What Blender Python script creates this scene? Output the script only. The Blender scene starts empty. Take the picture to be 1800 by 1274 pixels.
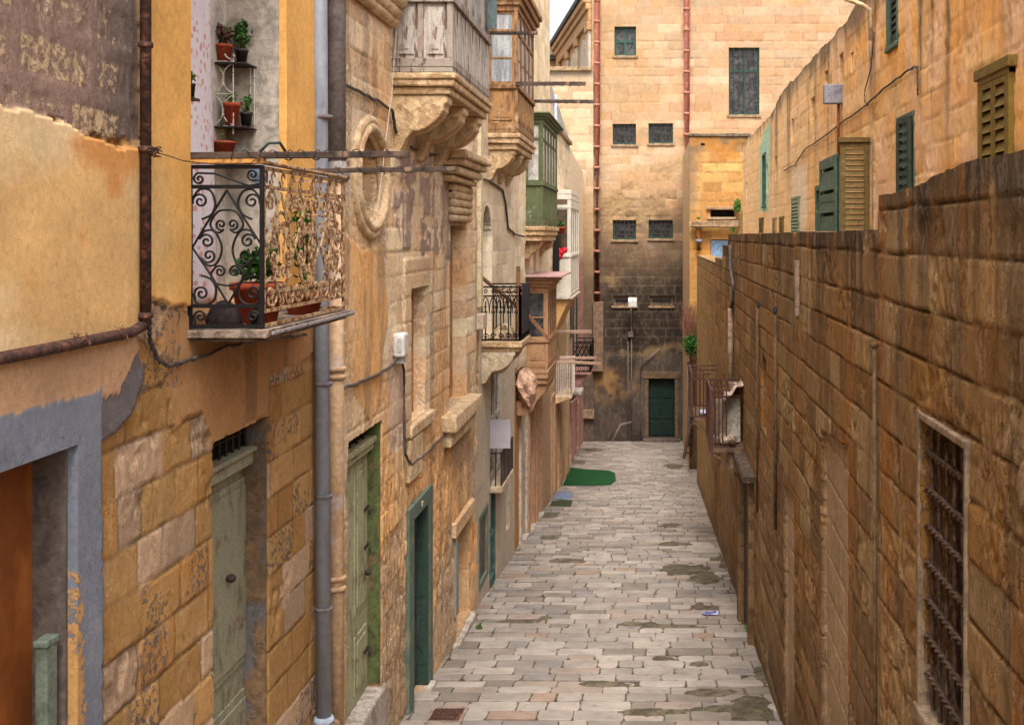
import bpy, math, random
import numpy as np
from mathutils import Vector, Matrix
SC = bpy.context.scene
COL = SC.collection
# ---------------------------------------------------------------- camera, sky, sun, exposure
F, CX, CY = 2000.0, 1146.0, 415.0        # photo pixels: focal length and the street's vanishing point
cam_d = bpy.data.cameras.new("camera"); cam = bpy.data.objects.new("camera", cam_d); COL.objects.link(cam)
cam.location = (0, 0, 0); cam.rotation_euler = (math.radians(90), 0, 0)
cam_d.sensor_width = 36; cam_d.lens = F/1800*36
cam_d.shift_x = (900-CX)/1800; cam_d.shift_y = -(637-CY)/1800
cam_d.clip_start = 0.05; cam_d.clip_end = 2000
SC.camera = cam
SC.view_settings.view_transform = 'Standard'; SC.view_settings.look = 'None'
SC.view_settings.gamma = 1; SC.view_settings.exposure = 1.36
W = bpy.data.worlds.new("World"); SC.world = W; W.use_nodes = True
wn = W.node_tree; bg = wn.nodes['Background']
sky = wn.nodes.new('ShaderNodeTexSky'); sky.sky_type = 'NISHITA'; sky.sun_disc = False
SUN_EL, SUN_AZ = math.radians(58), math.radians(176)     # azimuth from +Y clockwise: behind the camera, a little right
sky.sun_elevation = SUN_EL; sky.sun_rotation = SUN_AZ; sky.air_density = 1.0; sky.dust_density = 6.0; sky.ozone_density = 0.6
hs = wn.nodes.new('ShaderNodeHueSaturation'); hs.inputs['Saturation'].default_value = 0.22
wn.links.new(sky.outputs[0], hs.inputs['Color']); wn.links.new(hs.outputs[0], bg.inputs[0]); bg.inputs[1].default_value = 0.15
sun_d = bpy.data.lights.new("sun", 'SUN'); sun_d.energy = 0.95; sun_d.angle = math.radians(25); sun_d.color = (1, .95, .87)
sun = bpy.data.objects.new("sun", sun_d); COL.objects.link(sun)
sv = Vector((math.sin(SUN_AZ)*math.cos(SUN_EL), math.cos(SUN_AZ)*math.cos(SUN_EL), math.sin(SUN_EL)))
sun.rotation_euler = (-sv).to_track_quat('-Z', 'Y').to_euler(); sun.location = (0, -10, 30)
SC.cycles.max_bounces = 8; SC.cycles.diffuse_bounces = 2
# ---------------------------------------------------------------- numbers
def lin(r, g, b, k=1.0):
    f = lambda c: (c/12.92 if c <= .04045 else ((c+.055)/1.055)**2.4)
    return np.array([f(c/255)*k for c in (r, g, b)])
def desat(c, f):
    c = np.asarray(c, float); l = c.dot([.3, .6, .1]); return c*(1-f)+l*f
def L4(c): return (float(c[0]), float(c[1]), float(c[2]), 1.0)
def PT(px, py, Y): return Vector(((px-CX)/F*Y, Y, (CY-py)/F*Y))
def LY(px, X=-2.9): return F*X/(px-CX)
def gz(Y):
    Y = np.asarray(Y, float)
    return np.where(Y < 13, -5.62+.31*(13-Y), np.where(Y < 39.5, -4.26-.1046*Y, np.where(Y < 52, -8.392-.078*(Y-39.5), -9.367)))
def hsh(i, j, s):
    v = np.sin(i*127.1+j*311.7+s*74.7)*43758.5453
    return v-np.floor(v)
def vnoise(x, y, s=0):
    xi, yi = np.floor(x), np.floor(y); fx, fy = x-xi, y-yi
    fx = fx*fx*(3-2*fx); fy = fy*fy*(3-2*fy)
    a = hsh(xi, yi, s); b = hsh(xi+1, yi, s); c = hsh(xi, yi+1, s); d = hsh(xi+1, yi+1, s)
    return (a*(1-fx)+b*fx)*(1-fy)+(c*(1-fx)+d*fx)*fy
def fbm(x, y, s=0, o=4, g=.5):
    t = 0; a = 1; n = 0
    for k in range(o):
        t = t+a*vnoise(x*2**k, y*2**k, s+k*13); n += a; a *= g
    return t/n
def sst(a, b, x):
    t = np.clip((x-a)/(b-a), 0, 1); return t*t*(3-2*t)
def mixc(c, d, f):
    d = np.asarray(d)
    return c*(1-f[..., None])+d*f[..., None]
def inpoly(U, V, P):
    r = np.zeros(U.shape, bool); n = len(P)
    for i in range(n):
        (x1, y1), (x2, y2) = P[i], P[(i+1) % n]
        if y1 == y2: continue
        c = ((y1 > V) != (y2 > V)) & (U < (x2-x1)*(V-y1)/(y2-y1)+x1)
        r ^= c
    return r.astype(float)
def blocks(U, V, h, la, lb, seed, warp=.012):
    """coursed ashlar: two random numbers per block and the distance to the nearest joint"""
    rs = np.random.RandomState(seed)
    V2 = V+warp*(fbm(U*2.3, V*2.3, seed, 3)-.5)*2; U2 = U+warp*(fbm(U*2.9, V*2.9, seed+5, 3)-.5)*2
    v0 = V.min()-1; n = int((V.max()-v0)/h)+4
    ed = v0+np.cumsum(h*(1+.12*(rs.rand(n)-.5)))
    ri = np.searchsorted(ed, V2)
    ri = np.clip(ri, 1, n-1)
    jv = np.minimum(np.abs(V2-ed[ri]), np.abs(V2-ed[ri-1]))
    r1 = np.zeros(U.shape); r2 = np.zeros(U.shape); ju = np.full(U.shape, 9.0)
    u0, u1 = U.min()-2, U.max()+2
    for k in np.unique(ri):
        m = ri == k
        ce = u0+np.cumsum(la+(lb-la)*rs.rand(int((u1-u0)/la)+3))
        ci = np.clip(np.searchsorted(ce, U2[m]), 1, len(ce)-1)
        ju[m] = np.minimum(np.abs(U2[m]-ce[ci]), np.abs(U2[m]-ce[ci-1]))
        q1 = rs.rand(len(ce)); q2 = rs.rand(len(ce)); r1[m] = q1[ci]; r2[m] = q2[ci]
    return r1, r2, np.minimum(jv, ju), jv, ju
# ---------------------------------------------------------------- scene objects
def tag(o, label=None, cat=None, group=None, kind=None):
    if label: o['label'] = label
    if cat: o['category'] = cat
    if group: o['group'] = group
    if kind: o['kind'] = kind
    return o
def thing(name, label, cat, loc=(0, 0, 0), group=None):
    o = bpy.data.objects.new(name, None); COL.objects.link(o); o.location = loc; o.empty_display_size = .2
    return tag(o, label, cat, group)
def world_loc(o):
    v = Vector((0, 0, 0))
    while o is not None: v = v+o.location; o = o.parent
    return v
class MB:
    def __init__(s): s.v = []; s.f = []
    def add(s, vs, fs):
        n = len(s.v); s.v.extend([tuple(v) for v in vs]); s.f.extend([tuple(i+n for i in f) for f in fs]); return s
    def box(s, x0, x1, y0, y1, z0, z1):
        return s.add([(x0,y0,z0),(x1,y0,z0),(x1,y1,z0),(x0,y1,z0),(x0,y0,z1),(x1,y0,z1),(x1,y1,z1),(x0,y1,z1)],
              [(0,3,2,1),(4,5,6,7),(0,1,5,4),(1,2,6,5),(2,3,7,6),(3,0,4,7)])
    def obox(s, a, b, w, h, up=(0, 0, 1)):
        a = Vector(a); b = Vector(b); d = (b-a).normalized(); sd = d.cross(Vector(up))
        if sd.length < 1e-4: sd = d.cross(Vector((1, 0, 0)))
        sd.normalize(); u = sd.cross(d).normalized(); vs = []
        for p in (a, b):
            for i, j in ((-1,-1),(1,-1),(1,1),(-1,1)): vs.append(p+sd*(i*w/2)+u*(j*h/2))
        return s.add(vs, [(3,2,1,0),(4,5,6,7),(0,1,5,4),(1,2,6,5),(2,3,7,6),(3,0,4,7)])
    def tube(s, pts, r, n=6, closed=False, flat=1.0, ref=(0, 0, 1)):
        pts = [Vector(p) for p in pts]; m = len(pts); vs = []; rr = r if hasattr(r, '__len__') else [r]*m
        for i, p in enumerate(pts):
            if closed: d = pts[(i+1) % m]-pts[i-1]
            else: d = pts[min(i+1, m-1)]-pts[max(i-1, 0)]
            d.normalize(); a = d.cross(Vector(ref))
            if a.length < 1e-3: a = d.cross(Vector((1, .01, 0)))
            a.normalize(); b = a.cross(d)
            for k in range(n):
                t = 2*math.pi*(k+.5)/n; vs.append(p+a*(rr[i]*math.cos(t))+b*(rr[i]*flat*math.sin(t)))
        fs = []
        for i in range(m if closed else m-1):
            j = (i+1) % m
            for k in range(n): fs.append((i*n+k, i*n+(k+1) % n, j*n+(k+1) % n, j*n+k))
        if not closed: fs += [tuple(range(n))[::-1], tuple((m-1)*n+k for k in range(n))]
        return s.add(vs, fs)
    def lathe(s, c, prof, n=20, sx=1, sy=1):
        vs = []; fs = []; c = Vector(c)
        for r, z in prof:
            for k in range(n):
                t = 2*math.pi*k/n; vs.append((c.x+r*sx*math.cos(t), c.y+r*sy*math.sin(t), c.z+z))
        for i in range(len(prof)-1):
            for k in range(n): fs.append((i*n+k, i*n+(k+1) % n, (i+1)*n+(k+1) % n, (i+1)*n+k))
        fs.append(tuple(range(n))[::-1]); fs.append(tuple((len(prof)-1)*n+k for k in range(n)))
        return s.add(vs, fs)
    def prism(s, poly, axis, a, b):
        """poly of 2D points swept along an axis: 'y' poly=(x,z); 'x' poly=(y,z); 'z' poly=(x,y)"""
        f = {'y': lambda p, t: (p[0], t, p[1]), 'x': lambda p, t: (t, p[0], p[1]), 'z': lambda p, t: (p[0], p[1], t)}[axis]
        n = len(poly)
        vs = [f(p, a) for p in poly]+[f(p, b) for p in poly]
        return s.add(vs, [tuple(range(n)), tuple(range(2*n-1, n-1, -1))]+[(i, i+n, (i+1) % n+n, (i+1) % n) for i in range(n)])
    def jitter(s, a, seed=1):
        r = random.Random(seed); s.v = [(x+r.uniform(-a, a), y+r.uniform(-a, a), z+r.uniform(-a, a)) for x, y, z in s.v]; return s
    def build(s, name, mat, parent=None, smooth=False, bevel=0, base=None, sub=0):
        me = bpy.data.meshes.new(name)
        vs = np.array(s.v, float)
        if parent is not None: off = np.array(world_loc(parent))
        else: off = np.array(base) if base is not None else np.array([vs[:, 0].mean(), vs[:, 1].mean(), vs[:, 2].min()])
        pl = np.array([vs[:, 0].mean(), vs[:, 1].mean(), vs[:, 2].mean()]) if parent is not None else off
        me.from_pydata([tuple(v) for v in vs-pl], [], s.f)
        me.materials.append(mat)
        if smooth: me.polygons.foreach_set('use_smooth', [True]*len(me.polygons))
        me.update()
        o = bpy.data.objects.new(name, me); COL.objects.link(o)
        if parent is not None: o.parent = parent; o.location = Vector(pl-off)
        else: o.location = Vector(off)
        if bevel:
            m = o.modifiers.new('edge', 'BEVEL'); m.width = bevel; m.segments = 2; m.limit_method = 'ANGLE'; m.angle_limit = math.radians(40)
        if sub:
            m = o.modifiers.new('round', 'SUBSURF'); m.levels = sub; m.render_levels = sub
        return o
def copy_tree(o, parent=None, delta=None):
    c = o.copy(); COL.objects.link(c); c.parent = parent
    if delta is not None: c.location = o.location+Vector(delta)
    for ch in o.children: copy_tree(ch, c)
    return c
# ---------------------------------------------------------------- materials
def _new(name, rough):
    m = bpy.data.materials.new(name); m.use_nodes = True; nt = m.node_tree
    b = nt.nodes['Principled BSDF']; b.inputs['Roughness'].default_value = rough
    b.inputs['Specular IOR Level'].default_value = .25
    return m, nt, b
def _noise(nt, vec, scale, det=6, ro=.6, dist=0):
    n = nt.nodes.new('ShaderNodeTexNoise'); n.inputs['Scale'].default_value = scale; n.inputs['Detail'].default_value = det
    n.inputs['Roughness'].default_value = ro; n.inputs['Distortion'].default_value = dist; nt.links.new(vec, n.inputs['Vector']); return n.outputs[0]
def _math(nt, op, a, b=None, cl=False):
    n = nt.nodes.new('ShaderNodeMath'); n.operation = op; n.use_clamp = cl
    for i, v in ((0, a), (1, b)):
        if v is None: continue
        if isinstance(v, (int, float)): n.inputs[i].default_value = v
        else: nt.links.new(v, n.inputs[i])
    return n.outputs[0]
def _mr(nt, v, a, b, c=0., d=1., smooth=True):
    n = nt.nodes.new('ShaderNodeMapRange'); n.interpolation_type = 'SMOOTHSTEP' if smooth else 'LINEAR'
    for i, x in enumerate((a, b, c, d)): n.inputs[i+1].default_value = x
    nt.links.new(v, n.inputs[0]); return n.outputs[0]
def _mix(nt, f, a, b, mode='MIX'):
    n = nt.nodes.new('ShaderNodeMix'); n.data_type = 'RGBA'; n.blend_type = mode
    for i, v in ((0, f), (6, a), (7, b)):
        if isinstance(v, (int, float)): n.inputs[i].default_value = v
        elif isinstance(v, (tuple, list, np.ndarray)): n.inputs[i].default_value = L4(v)
        else: nt.links.new(v, n.inputs[i])
    return n.outputs[2]
def _vec(nt, st):
    tc = nt.nodes.new('ShaderNodeTexCoord'); mp = nt.nodes.new('ShaderNodeMapping'); mp.inputs['Scale'].default_value = st
    nt.links.new(tc.outputs['Object'], mp.inputs[0]); return tc.outputs['Object'], mp.outputs[0]
def _bump(nt, b, h, s, d):
    n = nt.nodes.new('ShaderNodeBump'); n.inputs['Strength'].default_value = s; n.inputs['Distance'].default_value = d
    nt.links.new(h, n.inputs['Height']); nt.links.new(n.outputs[0], b.inputs['Normal'])
_mc = {}
def M(name, c1, c2=None, scale=8, thr=(.45, .6), rough=.75, bump=.3, bd=.004, metal=0, st=(1, 1, 1), var=.3, c3=None, sc3=3, thr3=(.55, .7)):
    """aged surface: c1 worn through to c2 (and blotched with c3), fine grain and bump"""
    if name in _mc: return _mc[name]
    m, nt, b = _new(name, rough); ov, v = _vec(nt, st)
    n1 = _noise(nt, v, scale, 8, .65, .3); n2 = _noise(nt, ov, scale*5, 5, .6)
    col = _mix(nt, _mr(nt, n1, *thr), c1, c2 if c2 is not None else np.asarray(c1)*.75)
    if c3 is not None: col = _mix(nt, _mr(nt, _noise(nt, ov, sc3, 6, .6, .5), *thr3), col, c3)
    col = _mix(nt, 1.0, col, _grey(nt, _mr(nt, n2, .25, .75, 1-var, 1+var, False)), 'MULTIPLY')
    nt.links.new(col, b.inputs['Base Color']); b.inputs['Metallic'].default_value = metal
    _bump(nt, b, _math(nt, 'ADD', _mr(nt, n1, thr[0], thr[1], 1, 0), _math(nt, 'MULTIPLY', n2, .5)), bump, bd)
    _mc[name] = m; return m
def _grey(nt, v):
    n = nt.nodes.new('ShaderNodeCombineColor')
    for i in range(3): nt.links.new(v, n.inputs[i])
    return n.outputs[0]
def relief_mat(name, fine=22, bump=.6, bd=.012, var=.28, st=(1, 1, 1), pits=.5, rough=.92, streak=0.0, flake=.5, crack=.6):
    """weathered masonry: two coats from the mesh's attributes, flakes, pits, hairline cracks, run-off streaks"""
    m, nt, b = _new(name, rough); ov, v = _vec(nt, st); b.inputs['Specular IOR Level'].default_value = .12
    def at(n):
        a = nt.nodes.new('ShaderNodeAttribute'); a.attribute_name = n; return a
    def mp(s):
        q = nt.nodes.new('ShaderNodeMapping'); q.inputs['Scale'].default_value = s; nt.links.new(ov, q.inputs[0]); return q.outputs[0]
    A, B, K = at('colA'), at('colB'), at('mask')
    n1 = _noise(nt, v, fine, 8, .7, .4); n2 = _noise(nt, ov, fine*3.4, 6, .7); n3 = _noise(nt, ov, 3.1, 6, .6, .3)
    f = _mr(nt, _math(nt, 'ADD', K.outputs['Fac'], _math(nt, 'MULTIPLY', _math(nt, 'SUBTRACT', n1, .5), 1.5)), .45, .54)
    col = _mix(nt, f, A.outputs['Color'], B.outputs['Color'])
    RG = A.outputs['Alpha']      # how rough the coat is: bare stone 1, smooth plaster near 0
    # flakes: a sharp-edged paler skin left in patches, longer than wide
    fl = _noise(nt, mp((1, 1, .55)), fine*.42, 10, .72, .9)
    fm = _math(nt, 'MULTIPLY', _mr(nt, fl, .535, .56), RG); fm2 = _math(nt, 'MULTIPLY', _mr(nt, fl, .40, .43, 1, 0), RG)
    col = _mix(nt, _math(nt, 'MULTIPLY', fm, flake), col, _mix(nt, .35, _mix(nt, 1.0, col, (1.35, 1.33, 1.3), 'MULTIPLY'), (.42, .34, .27)))
    col = _mix(nt, _math(nt, 'MULTIPLY', fm2, flake*.8), col, _mix(nt, 1.0, col, (.74, .67, .60), 'MULTIPLY'))
    vv = _math(nt, 'ADD', _math(nt, 'MULTIPLY', n1, .55), _math(nt, 'MULTIPLY', n3, .45))
    col = _mix(nt, 1.0, col, _grey(nt, _mr(nt, vv, .3, .7, 1-var, 1+var, False)), 'MULTIPLY')
    p = _mr(nt, n2, .37, .43, 1, 0)      # pits
    pit = _math(nt, 'MULTIPLY', p, _mr(nt, n3, .40, .58, .12, pits))
    cr = _noise(nt, mp((1, 1, .6)), fine*.3, 6, .62, 1.2)
    crk = _math(nt, 'MULTIPLY', _mr(nt, _math(nt, 'ABSOLUTE', _math(nt, 'SUBTRACT', cr, .5)), .003, .011, 1, 0), _mr(nt, n3, .47, .56, 0, crack))
    hole = _math(nt, 'MAXIMUM', _math(nt, 'MULTIPLY', pit, RG), _math(nt, 'MULTIPLY', crk, _mr(nt, RG, 0, 1, .35, 1, False)))
    col = _mix(nt, hole, col, _mix(nt, 1.0, col, (.40, .34, .28), 'MULTIPLY'))
    if streak:
        sn = _noise(nt, mp((1, 1, .11)), 9, 8, .7, 1.0)
        col = _mix(nt, _mr(nt, sn, .48, .64, 0, streak), col, _mix(nt, 1.0, col, (.42, .38, .36), 'MULTIPLY'))
        col = _mix(nt, _mr(nt, sn, .46, .34, 0, streak*.5), col, _mix(nt, 1.0, col, (1.5, 1.42, 1.3), 'MULTIPLY'))
    nt.links.new(col, b.inputs['Base Color'])
    hgt = _math(nt, 'ADD', _math(nt, 'MULTIPLY', n1, .6), _math(nt, 'MULTIPLY', n2, .55)); hgt = _math(nt, 'MULTIPLY', hgt, _mr(nt, RG, 0, 1, .3, 1, False))
    hgt = _math(nt, 'SUBTRACT', hgt, _math(nt, 'MULTIPLY', hole, .9))
    hgt = _math(nt, 'ADD', hgt, _math(nt, 'ADD', _math(nt, 'MULTIPLY', f, .35), _math(nt, 'MULTIPLY', _math(nt, 'SUBTRACT', fm, fm2), .4*flake)))
    _bump(nt, b, hgt, bump, bd)
    return m
def grid_coords(segs):
    """[(a,b,step),...] -> sorted coordinates with the breakpoints kept exactly"""
    out = []
    for a, b, st in segs:
        n = max(1, int(round((b-a)/st))); out += list(np.linspace(a, b, n+1)[:-1])
    out.append(segs[-1][1]); return np.array(out)
def snap(c, marks, fine=True):
    """move grid lines onto opening edges"""
    c = c.copy()
    for m in marks:
        if c[0] < m < c[-1]: c[np.argmin(np.abs(c-m))] = m
    return c
def relief(name, parent, o, u, n, us, vs, style, mat, holes=(), top=None, bot=None, thick=.35, single=None):
    """a wall as a fine grid with true relief, reveals round every opening and a thickness"""
    o = np.array(o, float); u = np.array(u, float); n = np.array(n, float)
    mu, mv = [], []
    for h in holes:
        if h[0] == 'r': mu += [h[1], h[2]]; mv += [h[3], h[4]]
        if h[0] == 'a': mu += [h[1], h[2]]; mv += [h[3]]
    us = snap(us, mu); vs = snap(vs, mv)
    U, V = np.meshgrid(us, vs); U0, V0 = U.copy(), V.copy()
    res = style(U, V); d, ca, cb, mk = res[:4]; rg = res[4] if len(res) > 4 else np.ones(U.shape)
    if top is not None: V = np.minimum(V, top(U))
    if bot is not None: V = np.maximum(V, bot(U))
    P = o+U[..., None]*u+V[..., None]*np.array([0, 0, 1.])
    Pf = P+d[..., None]*n
    nv, nu = U.shape
    uc = (U0[:-1, :-1]+U0[1:, 1:])/2; vc = (V0[:-1, :-1]+V0[1:, 1:])/2
    hid = np.full(uc.shape, -1)
    for k, h in enumerate(holes):
        if h[0] == 'r': m = (uc > h[1]) & (uc < h[2]) & (vc > h[3]) & (vc < h[4])
        elif h[0] == 'e': m = ((uc-h[1])/h[3])**2+((vc-h[2])/h[4])**2 < 1
        else:
            r = (h[2]-h[1])/2; m = (uc > h[1]) & (uc < h[2]) & (vc > h[3]) & ((vc < h[4]-r) | (((uc-(h[1]+h[2])/2)/r)**2+((vc-(h[4]-r))/r)**2 < 1))
        hid[m] = k
    deg = (np.abs(V[1:, :-1]-V[:-1, :-1])+np.abs(V[1:, 1:]-V[:-1, 1:])) < 1e-6
    hid[deg] = -2
    idx = np.arange(nv*nu).reshape(nv, nu)
    flip = np.dot(np.cross(u, [0, 0, 1.]), n) < 0
    k = hid == -1
    q = np.stack([idx[:-1, :-1][k], idx[:-1, 1:][k], idx[1:, 1:][k], idx[1:, :-1][k]], 1)
    verts = [Pf.reshape(-1, 3)]; ca = np.concatenate([ca, rg[..., None]], 2); cb = np.concatenate([cb, rg[..., None]], 2); CA = [ca.reshape(-1, 4)]; CB = [cb.reshape(-1, 4)]; MK = [mk.reshape(-1)]
    quads = [q]; base = nv*nu
    pad = np.full((hid.shape[0]+2, hid.shape[1]+2), -2); pad[1:-1, 1:-1] = hid
    nb = [(pad[1:-1, :-2], (0, 0), (1, 0)), (pad[1:-1, 2:], (1, 1), (0, 1)), (pad[:-2, 1:-1], (0, 1), (0, 0)), (pad[2:, 1:-1], (1, 0), (1, 1))]
    for other, e0, e1 in nb:
        sel = k & (other != -1)
        I, J = np.nonzero(sel)
        if len(I) == 0: continue
        hk = other[sel]; dep = np.where(hk == -2, thick, 0.0)
        for t, h in enumerate(holes): dep = np.where(hk == t, h[-1], dep)
        a = idx[I+e0[0], J+e0[1]]; b = idx[I+e1[0], J+e1[1]]
        Pa, Pb = Pf.reshape(-1, 3)[a], Pf.reshape(-1, 3)[b]
        Ba = P.reshape(-1, 3)[a]-dep[:, None]*n; Bb = P.reshape(-1, 3)[b]-dep[:, None]*n
        nn = len(a); i0 = base
        verts.append(np.concatenate([Pa, Pb, Bb, Ba])); r = np.arange(nn)+i0
        quads.append(np.stack([r, r+nn, r+2*nn, r+3*nn], 1)); base += 4*nn
        for LL, src in ((CA, ca.reshape(-1, 4)), (CB, cb.reshape(-1, 4))): LL.append(np.concatenate([src[a], src[b], src[b], src[a]]))
        mm = mk.reshape(-1); MK.append(np.concatenate([mm[a], mm[b], mm[b], mm[a]]))
    verts = np.concatenate(verts); quads = np.concatenate(quads)
    if flip: quads = quads[:, ::-1]
    off = np.array(world_loc(parent)) if parent is not None else np.array([verts[:, 0].mean(), verts[:, 1].mean(), verts[:, 2].min()])
    ctr = np.array([verts[:, 0].mean(), verts[:, 1].mean(), verts[:, 2].min()])
    me = bpy.data.meshes.new(name); vv = (verts-ctr).astype(np.float32)
    me.vertices.add(len(vv)); me.vertices.foreach_set('co', vv.ravel())
    me.loops.add(quads.size); me.loops.foreach_set('vertex_index', quads.astype(np.int32).ravel())
    me.polygons.add(len(quads)); me.polygons.foreach_set('loop_start', np.arange(0, quads.size, 4, dtype=np.int32))
    me.polygons.foreach_set('use_smooth', np.ones(len(quads), bool))
    me.update(calc_edges=True)
    for nm, arr in (('colA', np.concatenate(CA)), ('colB', np.concatenate(CB))):
        at = me.attributes.new(nm, 'FLOAT_COLOR', 'POINT'); c4 = np.clip(arr, 0, 1).astype(np.float32); at.data.foreach_set('color', c4.ravel())
    at = me.attributes.new('mask', 'FLOAT', 'POINT'); at.data.foreach_set('value', np.concatenate(MK).astype(np.float32))
    me.materials.append(mat); me.validate()
    ob = bpy.data.objects.new(name, me); COL.objects.link(ob)
    if parent is not None: ob.parent = parent; ob.location = Vector(ctr-off)
    else: ob.location = Vector(ctr)
    return ob
# ================================================================ ground: base sheet, paving slabs, steps
def ground_sheet():
    ys = grid_coords([(-60, -6, 6), (-6, 12, .5), (12, 53, .05), (53, 60, .5), (60, 400, 20)])
    xs = grid_coords([(-120, -4, 8), (-4, -3.2, .1), (-3.2, 1.9, .05), (1.9, 3, .1), (3, 123, 8)])
    U, V = np.meshgrid(xs, ys)
    n1 = fbm(U*1.1, V*.9, 3, 5); n2 = fbm(U*6, V*6, 8, 4)
    # mud and moss lying over sunken slabs: patches where the photograph has them (x, y, rx, ry)
    pt = np.zeros(U.shape)
    for x, y, rx, ry in MUD: pt = np.maximum(pt, np.exp(-(((U-x)/rx)**2+((V-y)/ry)**2)**1.3))
    Z = gz(V)-.022+.012*(n2-.5)+.036*sst(.46, .70, pt*.76+.8*(n1-.35)+.7*(n2-.5))
    Z = np.where((U < -3.3) | (U > 1.95) | (V < 12.4) | (V > 53), gz(V)-.25, Z)
    me = bpy.data.meshes.new('ground'); nu = len(xs); nv = len(ys)
    idx = np.arange(nu*nv).reshape(nv, nu)
    q = np.stack([idx[:-1, :-1], idx[:-1, 1:], idx[1:, 1:], idx[1:, :-1]], -1).reshape(-1, 4)
    co = np.stack([U, V, Z], -1).reshape(-1, 3).astype(np.float32)
    me.vertices.add(len(co)); me.vertices.foreach_set('co', co.ravel())
    me.loops.add(q.size); me.loops.foreach_set('vertex_index', q.astype(np.int32).ravel())
    me.polygons.add(len(q)); me.polygons.foreach_set('loop_start', np.arange(0, q.size, 4, dtype=np.int32))
    me.polygons.foreach_set('use_smooth', np.ones(len(q), bool)); me.update(calc_edges=True)
    me.materials.append(M('earth', lin(104, 92, 76), lin(72, 64, 50), 5, (.4, .62), .95, .7, .02, c3=lin(80, 80, 50), sc3=2.2, thr3=(.56, .68)))
    o = bpy.data.objects.new('ground', me); COL.objects.link(o); tag(o, kind='structure'); return o
def gpt(px, py):
    """where a photo pixel meets the paving"""
    Y = 20.0
    for _ in range(60): Y = float(.6*Y+.4*(gz(Y)*F/(CY-py)))
    return (px-CX)/F*Y, Y
MUD = []
for px, py, rx, ry in ((1250, 1215, .55, .18), (1320, 1235, .3, .5), (1060, 1200, .35, .12), (1165, 1155, .2, .1), (905, 1092, .35, .14), (1180, 1100, .55, .10),
                       (1185, 923, .35, .35), (1190, 955, .5, .3), (1200, 1000, .55, .7), (1240, 1015, .35, .5), (1187, 820, .5, .8), (965, 945, .3, .35), (1000, 985, .5, .2), (1320, 1090, .1, .5),
                       (1230, 1165, .25, .12), (1290, 1150, .12, .25), (1290, 1245, .6, .15), (1140, 1250, .4, .10), (1340, 1120, .10, .5), (1340, 1190, .12, .6), (1120, 1095, .3, .08), (1040, 790, .5, .6), (1230, 1065, .1, .3), (960, 1085, .12, .1), (1270, 985, .1, 1.2)):
    x, y = gpt(px, py); MUD.append((x, y, rx, ry))
ground_sheet()
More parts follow.
